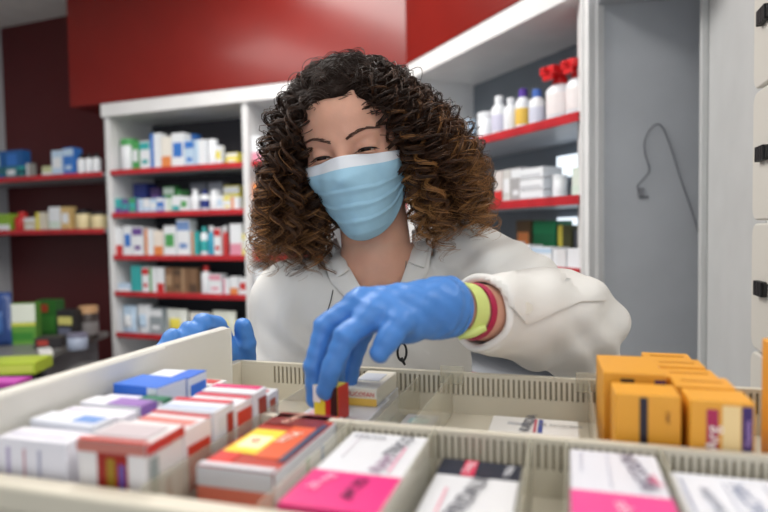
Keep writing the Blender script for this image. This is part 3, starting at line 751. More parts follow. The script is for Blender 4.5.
# ------------------------------------------------------------------ implicit surfaces (smooth bodies, gloves, cloth)
f32 = np.float32
def V3(p): return np.array([p[0], p[1], p[2]], dtype=f32)
def s_sphere(c, r):
    c = V3(c); return lambda P: np.linalg.norm(P - c, axis=1) - r
def s_ell(c, r, M=None):
    c = V3(c); r = V3(r); Mi = None if M is None else np.array(M.to_3x3().inverted(), dtype=f32)
    def f(P):
        q = P - c
        if Mi is not None: q = q @ Mi.T
        k0 = np.linalg.norm(q / r, axis=1); k1 = np.linalg.norm(q / (r * r), axis=1)
        return np.where(k1 > 1e-9, k0 * (k0 - 1) / np.maximum(k1, 1e-9), -r.min())
    return f
def s_cone(a, b, ra, rb):
    a = V3(a); b = V3(b); ab = b - a; L2 = float(ab @ ab)
    def f(P):
        t = np.clip(((P - a) @ ab) / L2, 0, 1)
        return np.linalg.norm(P - a - t[:, None] * ab, axis=1) - (ra + (rb - ra) * t)
    return f
def smin(a, b, k):
    h = np.clip(.5 + .5 * (b - a) / k, 0, 1)
    return b * (1 - h) + a * h - k * h * (1 - h)
def smax(a, b, k): return -smin(-a, -b, k)
def union(fs, k):
    def f(P):
        d = fs[0](P)
        for g in fs[1:]: d = smin(d, g(P), k)
        return d
    return f
def nets(f, lo, hi, h, margin=1.7):
    lo = np.array(lo, dtype=np.float64); hi = np.array(hi, dtype=np.float64); Bn = 10
    n = (np.ceil((hi - lo) / h / Bn).astype(int)) * Bn + 1
    nb = (n - 1) // Bn
    V = np.full(tuple(nb * Bn), 1.0, dtype=f32)
    bi = np.stack(np.meshgrid(*[np.arange(k) for k in nb], indexing='ij'), -1).reshape(-1, 3)
    cen = (lo + (bi + .5) * Bn * h).astype(f32)
    d = f(cen)
    V6 = V.reshape(nb[0], Bn, nb[1], Bn, nb[2], Bn)
    ins = d < 0
    for b in bi[ins]: V6[b[0], :, b[1], :, b[2], :] = -1
    act = bi[np.abs(d) < Bn * h * .87 * margin]
    loc = np.stack(np.meshgrid(*[np.arange(Bn)] * 3, indexing='ij'), -1).reshape(-1, 3)
    for s in range(0, len(act), 400):
        a = act[s:s + 400]
        P = (lo + ((a[:, None, :] * Bn + loc[None]) * h)).reshape(-1, 3).astype(f32)
        vals = f(P).reshape(len(a), Bn, Bn, Bn)
        for i, b in enumerate(a): V6[b[0], :, b[1], :, b[2], :] = vals[i]
    S = V < 0
    cs = [S[i:V.shape[0] - 1 + i, j:V.shape[1] - 1 + j, k:V.shape[2] - 1 + k] for i in (0, 1) for j in (0, 1) for k in (0, 1)]
    any_ = np.logical_or.reduce(cs); all_ = np.logical_and.reduce(cs)
    A_ = any_ & ~all_
    I = np.argwhere(A_)
    idx = np.full(A_.shape, -1, dtype=np.int64); idx[A_] = np.arange(len(I))
    acc = np.zeros((len(I), 3)); cnt = np.zeros(len(I))
    cor = [(i, j, k) for i in (0, 1) for j in (0, 1) for k in (0, 1)]
    for a in cor:
        for ax in range(3):
            if a[ax]: continue
            b = list(a); b[ax] = 1
            va = V[I[:, 0] + a[0], I[:, 1] + a[1], I[:, 2] + a[2]]; vb = V[I[:, 0] + b[0], I[:, 1] + b[1], I[:, 2] + b[2]]
            m = (va < 0) != (vb < 0)
            t = np.where(m, va / np.where(m, va - vb, 1), 0)
            p = I + np.array(a); p = p.astype(float); p[:, ax] += t
            acc[m] += p[m]; cnt[m] += 1
    verts = lo + acc / cnt[:, None] * h
    F = []
    for ax in range(3):
        o1, o2 = (ax + 1) % 3, (ax + 2) % 3
        sl0 = [slice(None)] * 3; sl1 = [slice(None)] * 3; sl0[ax] = slice(0, -1); sl1[ax] = slice(1, None)
        a = S[tuple(sl0)]; b = S[tuple(sl1)]
        E = np.argwhere(a != b)
        E = E[(E[:, o1] > 0) & (E[:, o2] > 0) & (E[:, o1] < S.shape[o1] - 1) & (E[:, o2] < S.shape[o2] - 1)]
        sg = a[E[:, 0], E[:, 1], E[:, 2]]
        def g(d1, d2):
            q = E.copy(); q[:, o1] -= d1; q[:, o2] -= d2
            return idx[q[:, 0], q[:, 1], q[:, 2]]
        Q = np.stack([g(1, 1), g(0, 1), g(0, 0), g(1, 0)], 1)
        Q[~sg] = Q[~sg][:, ::-1]
        F.append(Q)
    F = np.concatenate(F); F = F[(F >= 0).all(1)]
    return verts, F
def np_mesh(name, verts, faces, mats, parent, smooth=True, mi=None):
    me = bpy.data.meshes.new(name)
    me.vertices.add(len(verts)); me.vertices.foreach_set('co', np.asarray(verts, dtype=f32).ravel())
    k = faces.shape[1]
    me.loops.add(faces.size); me.loops.foreach_set('vertex_index', faces.astype(np.int32).ravel())
    me.polygons.add(len(faces)); me.polygons.foreach_set('loop_start', np.arange(0, faces.size, k, dtype=np.int32))
    me.polygons.foreach_set('use_smooth', np.full(len(faces), smooth))
    for m in (mats if isinstance(mats, list) else [mats]): me.materials.append(m)
    if mi is not None: me.polygons.foreach_set('material_index', np.asarray(mi, dtype=np.int32))
    me.update(calc_edges=True); me.validate()
    o = bpy.data.objects.new(name, me); COL.objects.link(o); o.parent = parent
    return o
def march(f, o, d, t0=0, n=90, k=.8):
    o = np.asarray(o, dtype=f32); d = np.asarray([tuple(x) for x in d], dtype=f32); t = np.full(len(o), t0, dtype=f32)
    bt = t.copy(); bs = np.full(len(o), 9, dtype=f32)
    for _ in range(n):
        s = f(o + d * t[:, None]); m = np.abs(s) < bs
        bt = np.where(m, t, bt); bs = np.where(m, np.abs(s), bs)
        t = np.minimum(t + s * k, t0 + 2)
    return o + d * bt[:, None], bt

# ------------------------------------------------------------------ the woman
PW = empty('person', (0, 0, 0), 0, 'woman with curly brown hair, blue face mask, white coat and blue gloves, reaching into drawer', 'person')
HR = (Matrix.Rotation(R(-9), 4, 'Y') @ Matrix.Rotation(R(-13), 4, 'Z') @ Matrix.Rotation(R(15), 4, 'X')).to_3x3()
HO = at(343, 152, .825) - HR @ Vector((0, -.083, 0))
HRn = np.array(HR, dtype=f32); HOn = V3(HO)
def toW(P): return np.asarray(P, dtype=f32) @ HRn.T + HOn
def toL(P): return (P - HOn) @ HRn
def face_sdf(q):
    f = union([s_ell((0, .012, .030), (.075, .096, .088)), s_ell((0, -.030, .035), (.063, .055, .055)),
               s_ell((0, -.028, -.025), (.064, .056, .060))], .025)
    d = f(q)
    d = smin(d, s_ell((0, -.030, -.072), (.049, .052, .044))(q), .03)
    d = smin(d, s_sphere((0, -.070, -.103), .017)(q), .02)
    for s in (-1, 1):
        d = smin(d, s_sphere((s * .040, -.055, -.030), .024)(q), .02)
        d = smin(d, s_cone((s * .012, -.082, .020), (s * .046, -.066, .020), .0065, .005)(q), .014)
        d = smax(d, -s_ell((s * .0325, -.094, -.002), (.018, .014, .012))(q), .012)
    nose = union([s_cone((0, -.083, .010), (0, -.106, -.034), .0065, .0105), s_sphere((.011, -.098, -.038), .0075), s_sphere((-.011, -.098, -.038), .0075)], .008)
    d = smin(d, nose(q), .012)
    lips = union([s_ell((0, -.088, -.064), (.022, .010, .006)), s_ell((0, -.086, -.074), (.019, .010, .007))], .003)
    d = smin(d, lips(q), .004)
    for s in (-1, 1):
        e = Vector((s * .0325, -.0715, -.001))
        lid = s_ell(e, (.0155, .0140, .0130))(q)
        # downward gaze: only a narrow, curved opening low on the eye
        qq = q - V3(e)
        zc = -.0042 + .0026 * (1 - (qq[:, 0] / .014) ** 2) + .004 * 0
        slit = np.maximum(np.abs(qq[:, 2] - zc) - .0023 * np.sqrt(np.clip(1 - (qq[:, 0] / .0135) ** 2, 0, 1)), np.abs(qq[:, 0]) - .0135)
        slit = np.maximum(slit, qq[:, 1] + .004)
        d = smin(d, lid, .004)
        d = smax(d, -slit, .0008)
        d = smin(d, s_ell((s * .0775, .008, -.012), (.007, .017, .030))(q), .006)
    return d
NB = at(380, 275, .955)                                      # base of the neck
def head_world(P):
    q = toL(P); d = face_sdf(q)
    nk = s_cone(toW([(0, .022, -.060)])[0], NB, .052, .056)(P)
    d = smin(d, nk, .022)
    return d
SHL, SHR = at(294, 300, .955), at(470, 268, .965)            # shoulder joints, left and right in the photo
ELL, WRL = at(268, 440, .93), at(236, 395, .79)
ELR, WRR = at(566, 322, .775), at(443, 308, .60)
PEL = Vector((.04, 1.10, CZ - .52))
CH = at(378, 345, 1.01)
body_f = union([s_cone(NB, CH, .062, .10), s_ell(CH, (.135, .095, .15)), s_ell((CH + PEL) / 2, (.125, .09, .17)), s_ell(PEL, (.155, .11, .14)),
                s_cone(NB + Vector((0, .01, -.03)), SHL, .045, .042), s_cone(NB + Vector((0, .01, -.03)), SHR, .045, .042)], .04)
arm_f = union([s_cone(SHL, ELL, .045, .036), s_cone(ELL, WRL, .036, .024), s_cone(SHR, ELR, .045, .037), s_cone(ELR, WRR.lerp(ELR, .28), .037, .0285),
               s_cone(WRR.lerp(ELR, .28), WRR, .0285, .0235)], .012)
legs = []
for s in (-1, 1):
    hp = PEL + Vector((s * .085, 0, -.06)); kn = Vector((hp.x + s * .01, 1.09, .46)); an = Vector((kn.x, 1.14, .09))
    legs += [s_cone(hp, kn, .085, .055), s_cone(kn, an, .055, .037), s_ell((an.x, an.y - .06, .045), (.042, .11, .040))]
leg_f = union(legs, .03)
def skin_f(P):
    d = smin(body_f(P), arm_f(P), .03); d = smin(d, leg_f(P), .03)
    return smin(d, head_world(P), .02)
v1_, f1_ = nets(skin_f, (-.36, .52, 0), (.40, 1.30, CZ + .035), .0056)
v2_, f2_ = nets(head_world, HO - Vector((.13, .16, .165)), HO + Vector((.13, .16, .16)), .0018)
# one body mesh: fine grid for head, coarser grid below the chin
qh = toL(v1_.astype(f32))
near = (np.abs(v1_ - np.array(HO)) < np.array([.128, .158, .155])).all(1)
keep1 = ~near[f1_].all(1)
Fall = np.concatenate([f1_[keep1], f2_ + len(v1_)]); Vall = np.concatenate([v1_, v2_])
body = np_mesh('body', Vall, Fall, M_skin, PW)
for s in (-1, 1):
    c = toW([(s * .0325, -.0705, -.002)])[0]
    e = MB(); e.lathe([(.0001, -.0122)] + [(.0122 * math.sin(math.pi * i / 14), -.0122 * math.cos(math.pi * i / 14)) for i in range(1, 14)] + [(.0001, .0122)], 22)
    nb_ = len(e.f)
    g = (HR @ Vector((-.12 * 1, -1, -.22))).normalized()
    Q = g.to_track_quat('Z', 'Y').to_matrix().to_4x4()
    m = MB(); m.add(e.v, e.f, 0, Matrix.Translation(Vector(c)) @ Q)
    mi = []
    for i in range(15):
        mi += [1 if i >= 11 else 0] * 22
    mi += [0, 1]; m.mi = (mi + [1] * len(m.f))[:len(m.f)]
    m.build('eye', [mat('eye_white', (214, 206, 200), .2), mat('iris_dark_brown', (40, 22, 14), .12)], PW, True)
    # eyelashes: a curved dark fringe along the upper lid margin
    el = MB()
    for k in range(26):
        x = -.0135 + .027 * k / 25
        z = -.0042 + .0026 * (1 - (x / .014) ** 2) + .0023 * math.sqrt(max(0, 1 - (x / .0137) ** 2))
        yy = -math.sqrt(max(0, 1 - (x / .0158) ** 2 - (z / .0131) ** 2)) * .0140
        p0 = Vector((s * .0325 + x, -.0715 + yy - .0001, -.001 + z))
        p1 = p0 + Vector((x * .25, -.0035, -.0012)); p2 = p0 + Vector((x * .45, -.0062, -.0008))
        W_ = [Vector(t) for t in toW([p0, p1, p2])]
        el.tube(W_, [.00045, .0003, .0001], 4)
    pts = []
    for k in range(17):
        x = -.0138 + .0276 * k / 16; z = -.0042 + .0026 * (1 - (x / .014) ** 2) + .0025 * math.sqrt(max(0, 1 - (x / .0139) ** 2))
        yy = -math.sqrt(max(0, 1 - (x / .0158) ** 2 - (z / .0131) ** 2)) * .0141
        pts.append(Vector(toW([(s * .0325 + x, -.0715 + yy, -.001 + z)])[0]))
    el.tube(pts, .00105, 5)
    el.build('eyelashes', mat('lash_dark', (20, 14, 12), .6), PW)
    # eyebrow of short hairs
    eb = MB(); o_ = []; d_ = []
    rr = random.Random(5 + s)
    rows = []
    for k in range(120):
        a = rr.random(); x = .010 + .044 * a
        z = .0165 + .009 * math.sin(min(1, a * 1.25) * math.pi * .62) - .006 * max(0, a - .6) + (rr.random() - .5) * .0052 * (1 - .65 * a)
        rows.append((s * x, z, a))
    src = toW([(x, -.16, z) for x, z, a in rows]); dd = np.repeat((HRn @ np.array([0, 1, 0], dtype=f32))[None], len(rows), 0)
    hit, _ = march(head_world, src, dd, n=60)
    for (x, z, a), p in zip(rows, hit):
        dirv = HR @ Vector((s * 1.0, -.15 + .5 * a, .45 - .9 * a)).normalized()
        nrm = HR @ Vector((0, -1, 0))
        p = Vector(p)
        eb.tube([p, p + dirv * .0032 + nrm * .0006, p + dirv * .0062 + nrm * .0003], [.00042, .00036, .00012], 4)
    eb.build('eyebrow', mat('brow_brown', (78, 52, 40), .7), PW)
# trousers and shoes, below the coat
def trou(P): return np.maximum(union(legs, .03)(P) - .010, P[:, 2] - .62)
v_, f_ = nets(lambda P: np.maximum(trou(P), .085 - P[:, 2]), (-.25, .85, .05), (.32, 1.35, .70), .008)
np_mesh('trousers', v_, f_, mat('dark_trousers', (40, 42, 50), .8), PW)
for s in (0, 1):
    v_, f_ = nets(lambda P: np.maximum(legs[s * 3 + 2](P) - .008, np.maximum(P[:, 2] - .085, .002 - P[:, 2])), (-.25, .85, -.01), (.32, 1.35, .12), .006)
    np_mesh('shoe', v_, f_, mat('white_clog', (222, 222, 220), .5), PW)

# ---- face mask
def mask_pt(th, z, off=0):
    f_ = np.interp(z, [-.150, -.128, -.115, -.095, -.070, -.045, -.030, -.010, .0], [.050, .078, .0945, .104, .1085, .1115, .1105, .0955, .0900])
    s_ = np.interp(z, [-.150, -.125, -.09, -.05, 0], [.030, .046, .058, .0695, .0715])
    c, sn = abs(math.cos(th)), abs(math.sin(th))
    e = 1.75
    r = ((c / f_) ** e + (sn / s_) ** e) ** (-1 / e)
    nb = .0075 * math.exp(-(th / .16) ** 2) * np.interp(z, [-.05, -.02, 0], [0, .7, 1])
    r += nb + off
    return (r * math.sin(th), -r * math.cos(th), z)
NT, NZ = 61, 58
vs = []; mi = []
for j in range(NZ):
    b = j / (NZ - 1)
    for i in range(NT):
        a = -1 + 2 * i / (NT - 1); th = a * R(79)
        zt = -.003 - .017 * abs(a) ** 1.4 - .004 * (1 - math.exp(-(a / .2) ** 2))
        zb_ = -.130 + (.130 - .066) * abs(a) ** 2.1
        z = zt + (zb_ - zt) * b
        pl = 0
        for (c0, amp) in ((.34, .0030), (.52, .0034), (.70, .0030)):
            dd_ = (b - c0 - .05 * abs(a)) / .07
            if 0 <= dd_ < 1: pl += amp * (1 - dd_)
        side = max(0, abs(a) - .78) / .22
        pl += .0022 * math.sin(b * 26) * side - .002 * side
        off = .0016 + pl * (1 - .3 * side) + .0016 * math.sin(7 * a + 9 * b) * (1 - side) * b
        vs.append(mask_pt(th, z, off))
G0 = np.array(vs, dtype=f32); Rr = np.hypot(G0[:, 0], G0[:, 1]); Dn = G0.copy(); Dn[:, 2] = 0; Dn /= Rr[:, None]
Or = Dn * .20; Or[:, 2] = G0[:, 2]
hh_, tt_ = march(face_sdf, Or, -Dn, n=60)
rs = np.where(np.abs(face_sdf(hh_)) < .002, .20 - tt_, 0)
rs = rs.reshape(NZ, NT)
push = np.maximum(0, rs + .0022 - Rr.reshape(NZ, NT))
for _ in range(3):
    pp = np.pad(push, 1, mode='edge')
    push = np.maximum(push, (pp[:-2, 1:-1] + pp[2:, 1:-1] + pp[1:-1, :-2] + pp[1:-1, 2:] + 2 * push) / 6)
Rn = Rr.reshape(NZ, NT) + push
G0[:, 0] = Dn[:, 0] * Rn.ravel(); G0[:, 1] = Dn[:, 1] * Rn.ravel(); vs = G0
fs = np.array([(j * NT + i, (j + 1) * NT + i, (j + 1) * NT + i + 1, j * NT + i + 1) for j in range(NZ - 1) for i in range(NT - 1)])
mi = [1 if j < 7 else 0 for j in range(NZ - 1) for i in range(NT - 1)]
mk = np_mesh('face_mask', toW(vs), fs, [M_maskb, M_maskw], PW, True, mi)
sd = mk.modifiers.new('th', 'SOLIDIFY'); sd.thickness = .0012; sd.offset = 1
for s in (-1, 1):
    lp = MB()
    p0 = mask_pt(s * R(76), -.010, .002); p1 = mask_pt(s * R(76), -.058, .002)
    ear = (s * .081, .018, -.004); ear2 = (s * .080, .022, -.030)
    P_ = [p0, (s * .078, -.01, -.002), ear, ear2, (s * .073, -.004, -.05), p1]
    Q_ = []
    for i in range(len(P_) - 1):
        for k in range(5):
            Q_.append(Vector(P_[i]).lerp(Vector(P_[i + 1]), k / 5))
    for _ in range(3):
        Q_ = [Q_[0]] + [(Q_[i - 1] + Q_[i] * 2 + Q_[i + 1]) / 4 for i in range(1, len(Q_) - 1)] + [Q_[-1]]
    lp.tube([Vector(t) for t in toW(Q_)], .0011, 6); lp.build('ear_loop', M_maskw, mk, True)
    bs = MB(); c_ = Vector(toW([mask_pt(s * R(70), -.013, .0035)])[0])
    bs.tube([c_, c_ + (HR @ Vector((0, -.0012, 0)))], .0032, 10); bs.build('weld_spot', mat('mask_weld', (110, 150, 186), .6), mk, True)

# ---- hands and gloves
def hand(fingers, palm, k=.007):
    fl = []
    for pts in fingers:
        rad = pts[-1]; P_ = pts[:-1]
        seg = [s_cone(P_[i], P_[i + 1], rad[i], rad[i + 1]) for i in range(len(P_) - 1)]
        fl.append(union(seg, .003))
    pl = union(palm, .016)
    def f(P):
        d = fl[0](P)
        for g in fl[1:]: d = smin(d, g(P), .0022)
        return smin(d, pl(P), k)
    return f
I_ = [at(374, 315, .560), at(346, 336, .548), at(332, 368, .548), at(325, 391, .553), [.0125, .0112, .0100, .0088]]
M_ = [at(360, 303, .578), at(325, 326, .570), at(314, 366, .566), at(315, 399, .567), [.0125, .0110, .0100, .0086]]
G_ = [at(362, 308, .600), at(338, 342, .600), at(335, 376, .597), at(338, 397, .590), [.0122, .0108, .0096, .0084]]
K_ = [at(370, 318, .622), at(356, 350, .622), at(350, 374, .618), at(349, 391, .612), [.0112, .0098, .0088, .0080]]
T_ = [at(420, 316, .578), at(400, 322, .553), at(389, 338, .543), at(380, 352, .541), [.0150, .0130, .0118, .0100]]
WJ = WRR; AX = (WRR - ELR).normalized()
palm = [s_cone(WJ + Vector((0, -.008, .004)), I_[0], .0225, .0150), s_cone(WJ + Vector((0, 0, .006)), M_[0], .0225, .0150), s_cone(WJ + Vector((0, .008, .002)), G_[0], .0215, .0145),
        s_cone(WJ + Vector((0, .012, -.002)), K_[0], .0205, .0140), s_cone(WJ + Vector((-.01, -.008, -.006)), T_[0], .0220, .0165), s_sphere(at(405, 322, .585), .021)]
hf = hand([I_, M_, G_, K_, T_], palm)
cuff_end = WRR - AX * .008
def glove1(P):
    wr = s_cone(WRR, cuff_end - AX * .006, .0250, .0285)(P)
    d = smin(hf(P), wr, .012)
    q = P - V3(WRR); w_ = q @ V3(AX)
    wob = .0007 * np.sin(P[:, 0] * 260 + P[:, 2] * 170) * np.sin(P[:, 2] * 210 + P[:, 1] * 160) + .0008 * np.sin(w_ * 420 + q[:, 2] * 40) * np.exp(-((w_ + .005) / .025) ** 2)
    d = d + wob
    d = smax(d, -(w_ + .012 + .002 * np.sin(q[:, 2] * 120)), .001)
    inner = s_cone(WRR, cuff_end - AX * .03, .0236, .0272)(P)
    inner = np.maximum(inner, w_ + .002)
    return smax(d, -inner, .0008)
v_, f_ = nets(glove1, at(290, 430, .60) - Vector((0, .09, 0)), at(480, 260, .60) + Vector((0, .09, 0)), .0017)
gl = np_mesh('glove', v_, f_, M_glove, PW)
# rolled bead of the cuff
bd = MB(); bas = AX.orthogonal().normalized(); bas2 = AX.cross(bas)
ring = [cuff_end - AX * .0035 + bas * .0282 * math.cos(a) + bas2 * .0282 * math.sin(a) for a in [2 * math.pi * k / 40 for k in range(40)]]
bd.tube(ring, .0017, 6, closed=True); bd.build('rolled_cuff', M_glove, gl, True)
# hand on the drawer front
Fg = []
for (px, py, Y, rr_) in ((203, 323, .700, .0115), (189, 331, .688, .0108), (172, 338, .672, .0098)):
    tip = at(px, py, Y)
    mcp = at(px * .45 + 238 * .55 - 2, py + 12, Y + .055)
    Fg.append([mcp, at(px + 14, py + 3, Y + .028), tip, tip + Vector((-.010, -.018, -.018)), [rr_ * 1.1, rr_ * 1.02, rr_, rr_ * .85]])
Fg.append([at(226, 352, .745), at(206, 350, .725), at(196, 352, .71), at(188, 356, .70), [.010, .009, .0085, .0075]])
Th = [at(246, 392, .800), at(246, 364, .776), at(246, 343, .763), at(243, 326, .758), [.0150, .0130, .0124, .0108]]
WL = WRL
palm2 = [s_cone(WL, f[0], .021, .013) for f in Fg] + [s_cone(WL, Th[0], .021, .015)]
hf2 = hand(Fg + [Th], palm2, .006)
AX2 = (WRL - ELL).normalized()
def glove2(P):
    q = P - V3(WRL); w_ = q @ V3(AX2)
    d = smin(hf2(P), s_cone(WRL, WRL - AX2 * .03, .0245, .028)(P), .012)
    d = d + .0006 * np.sin(P[:, 0] * 260 + P[:, 2] * 170) * np.sin(P[:, 2] * 240 + P[:, 1] * 160)
    return smax(d, -(w_ + .03), .001)
v_, f_ = nets(glove2, (-.32, .62, CZ - .33), (-.10, .87, CZ - .07), .0018)
np_mesh('glove', v_, f_, M_glove, PW)

# ---- wristbands on the forearm
def band(name, t, wd, rad, m, thick=.0016):
    c = WRR - AX * t
    v = []; nk = 44; 
    for (a_, r_) in ((-wd / 2, rad), (wd / 2, rad + .0012), (wd / 2, rad + .0012 + thick), (-wd / 2, rad + thick)):
        for k in range(nk):
            an = 2 * math.pi * k / nk
            v.append(c - AX * a_ + bas * r_ * math.cos(an) + bas2 * r_ * math.sin(an))
    f = []
    for q in range(4):
        for k in range(nk):
            f.append((q * nk + k, q * nk + (k + 1) % nk, ((q + 1) % 4) * nk + (k + 1) % nk, ((q + 1) % 4) * nk + k))
    o = mkobj(name, v, f, m, PW, True); bev(o, .0005, 2); return o
wb = band('wristband', .0300, .019, .0268, mat('pale_green_rubber', (206, 218, 128), .45)); wb['label'] = 'pale yellow-green watch strap'
tb = MB(); c0 = at(474, 332, (WRR - AX * .032).y - .022)
tb.tube([c0 + Vector((-.016, 0, -.004)), c0, c0 + Vector((.012, .001, .004))], [.004, .0052, .0035], 8); tb.build('strap_end', mat('pale_green_rubber', (206, 218, 128), .45), wb, True)
w2 = band('wristband', .0475, .0075, .0284, mat('crimson_band', (170, 26, 70), .45)); w2['label'] = 'narrow crimson band'

# ---- white coat
CHc = CH + Vector((0, -.002, 0))
tors = [s_cone(NB + Vector((0, .012, -.045)), CH, .080, .118), s_ell(CH, (.158, .118, .16)), s_ell((CH + PEL) / 2, (.155, .118, .20)), s_ell(PEL + Vector((0, 0, -.05)), (.185, .14, .2)),
        s_cone(NB + Vector((-.01, .012, -.040)), SHL, .055, .060), s_cone(NB + Vector((.01, .012, -.040)), SHR, .055, .062)]
skirt = s_cone(PEL, PEL + Vector((0, .01, -.22)), .175, .20)
tors_f = union(tors + [skirt], .045)
slL = union([s_cone(SHL, ELL, .061, .058), s_cone(ELL, WRL - AX2 * .03, .058, .040)], .02)
SWo = WRR - AX * .062                                        # sleeve opening
SB = ELR + Vector((.006, 0, -.006))
slR = union([s_cone(SHR, SHR.lerp(ELR, .5) + Vector((0, 0, .004)), .070, .062), s_cone(SHR.lerp(ELR, .5), SB, .062, .064), s_cone(SB, SWo, .064, .042)], .022)
def vneck(P):       # opening of the coat: wedge between the two lapels
    a = at(338, 244, .90); b = at(384, 330, .90); c = at(417, 232, .90)
    def side(p, q, sg):
        d = (q - p); n_ = Vector((d.z, 0, -d.x)).normalized() * sg
        return (P[:, 0] - p.x) * n_.x + (P[:, 2] - p.z) * n_.z
    w1 = side(a, b, 1); w2_ = side(b, c, 1)
    return np.maximum(np.maximum(w1, w2_), P[:, 1] - (NB.y + .012))
_a = at(338, 244, .90); _b = at(384, 330, .90); _c = at(417, 232, .90)
_t = at(380, 270, .90)
def coat(P):
    x, y, z = P[:, 0], P[:, 1], P[:, 2]
    d = tors_f(P)
    d = smin(d, slL(P), .03); 
    e = slR(P)
    # folds round the elbow and along the sleeve
    q = P - V3(SWo); w_ = q @ V3(AX)
    el = np.exp(-(np.linalg.norm(P - V3(SB), axis=1) / .11) ** 2) * np.clip((-w_ - .045) / .05, 0, 1)
    e = e + el * (.0065 * np.sin(70 * x + 55 * z + 30 * y + 2.2 * np.sin(34 * z + 20 * x)) + .0045 * np.sin(110 * z - 45 * x + 2))
    ua = np.exp(-(np.linalg.norm(P - V3(SHR.lerp(ELR, .4)), axis=1) / .11) ** 2)
    e = e + ua * (.0055 * np.sin(95 * z - 60 * x + 2.0 * np.sin(30 * y)) + .002 * np.sin(60 * x + 140 * z))
    d = smin(d, e, .028)
    sh = np.exp(-(np.linalg.norm(P - V3(SHR + Vector((-.03, -.05, -.03))), axis=1) / .07) ** 2) + np.exp(-(np.linalg.norm(P - V3(SHL + Vector((.02, -.05, -.08))), axis=1) / .09) ** 2)
    d = d + sh * .0045 * np.sin(120 * x + 40 * z + 1.5 * np.sin(50 * z))
    d = d + .0030 * np.sin(34 * x + 9 * np.sin(6 * z)) * np.sin(23 * z + 10 * x) + .0016 * np.sin(95 * x + 30 * z + 4 * np.sin(18 * z))
    # hem, neck hole, opening
    d = smax(d, (PEL.z - .30) - z, .004)
    nk = s_cone(NB + Vector((0, .0, -.04)), NB + Vector((-.02, -.035, .10)), .066, .084)(P)
    d = smax(d, -nk, .010)
    d = smax(d, -np.maximum(NB.z + .030 - z, np.abs(x - NB.x) - .085), .008)
    d = smax(d, -vneck_f(P), .004)
    # open sleeve end
    d = smax(d, np.where(e < .02, w_, -1), .002)
    inn = np.maximum(s_cone(SWo + AX * .02, SWo - AX * .07, .0345, .036)(P), -(w_ + .05))
    d = smax(d, -inn, .002)
    return d
def vneck_f(P):
    def hp(p, q):      # negative inside
        dx, dz = q.x - p.x, q.z - p.z; L = math.hypot(dx, dz)
        sref = (_t.x - p.x) * dz - (_t.z - p.z) * dx
        s = 1 if sref < 0 else -1
        return ((P[:, 0] - p.x) * dz - (P[:, 2] - p.z) * dx) / L * s
    return np.maximum(np.maximum(hp(_a, _b), hp(_b, _c)), P[:, 1] - (NB.y - .005))
v_, f_ = nets(coat, (-.36, .56, CZ - .86), (.42, 1.28, CZ + .06), .0042)
ct = np_mesh('coat', v_, f_, M_coatf, PW)
sm = ct.modifiers.new('s', 'SMOOTH'); sm.factor = .5; sm.iterations = 2

def drape(name, rows, m, parent, thick=.003, off=.003, ns=10, nr=6, curl=0, surf=None):
    """rows: polylines in the picture frame, laid onto the coat's own surface from the front"""
    def samp(pl, t):
        s = t * (len(pl) - 1); i = min(int(s), len(pl) - 2); f = s - i
        return (pl[i][0] * (1 - f) + pl[i + 1][0] * f, pl[i][1] * (1 - f) + pl[i + 1][1] * f)
    g = []
    for r_ in range(nr):
        rr_ = r_ / (nr - 1) * (len(rows) - 1); i = min(int(rr_), len(rows) - 2); f = rr_ - i
        for k in range(ns):
            a = samp(rows[i], k / (ns - 1)); b = samp(rows[i + 1], k / (ns - 1))
            g.append((a[0] * (1 - f) + b[0] * f, a[1] * (1 - f) + b[1] * f))
    o = []; d = []
    for (x, y) in g:
        p = at(x, y, 1.0) - Vector((0, 0, CZ)); p.normalize(); d.append(p); o.append((0, 0, CZ))
    solid = lambda P: smin(tors_f(P), slR(P), .028)
    hit, t = march(surf or solid, o, d, t0=.4, n=70)
    hit = hit - np.array([tuple(x) for x in d], dtype=f32) * (off + np.array([curl * math.sin(math.pi * ((i // ns) / (nr - 1))) for i in range(len(g))], dtype=f32))[:, None]
    F = np.array([(r_ * ns + k, (r_ + 1) * ns + k, (r_ + 1) * ns + k + 1, r_ * ns + k + 1) for r_ in range(nr - 1) for k in range(ns - 1)])
    ob = np_mesh(name, hit, F, m, parent)
    s_ = ob.modifiers.new('th', 'SOLIDIFY'); s_.thickness = thick; s_.offset = 0
    b_ = ob.modifiers.new('bv', 'BEVEL'); b_.width = .0008; b_.segments = 2; b_.limit_method = 'ANGLE'
    return ob
M_lap = M_coatf
drape('lapel', [[(333, 243), (346, 262), (362, 290), (384, 330)], [(322, 256), (331, 282), (352, 304), (380, 332)]], M_lap, ct, off=.006, curl=.004)
drape('collar', [[(336, 238), (345, 258), (349, 270)], [(327, 243), (327, 258), (337, 277)]], M_lap, ct, off=.012, curl=.006)
drape('lapel', [[(417, 236), (408, 262), (398, 290), (386, 330)], [(432, 248), (428, 272), (412, 300), (390, 334)]], M_lap, ct, off=.006, curl=.004)
drape('collar', [[(413, 230), (412, 250), (409, 262)], [(424, 232), (429, 247), (424, 268)]], M_lap, ct, off=.012, curl=.006)
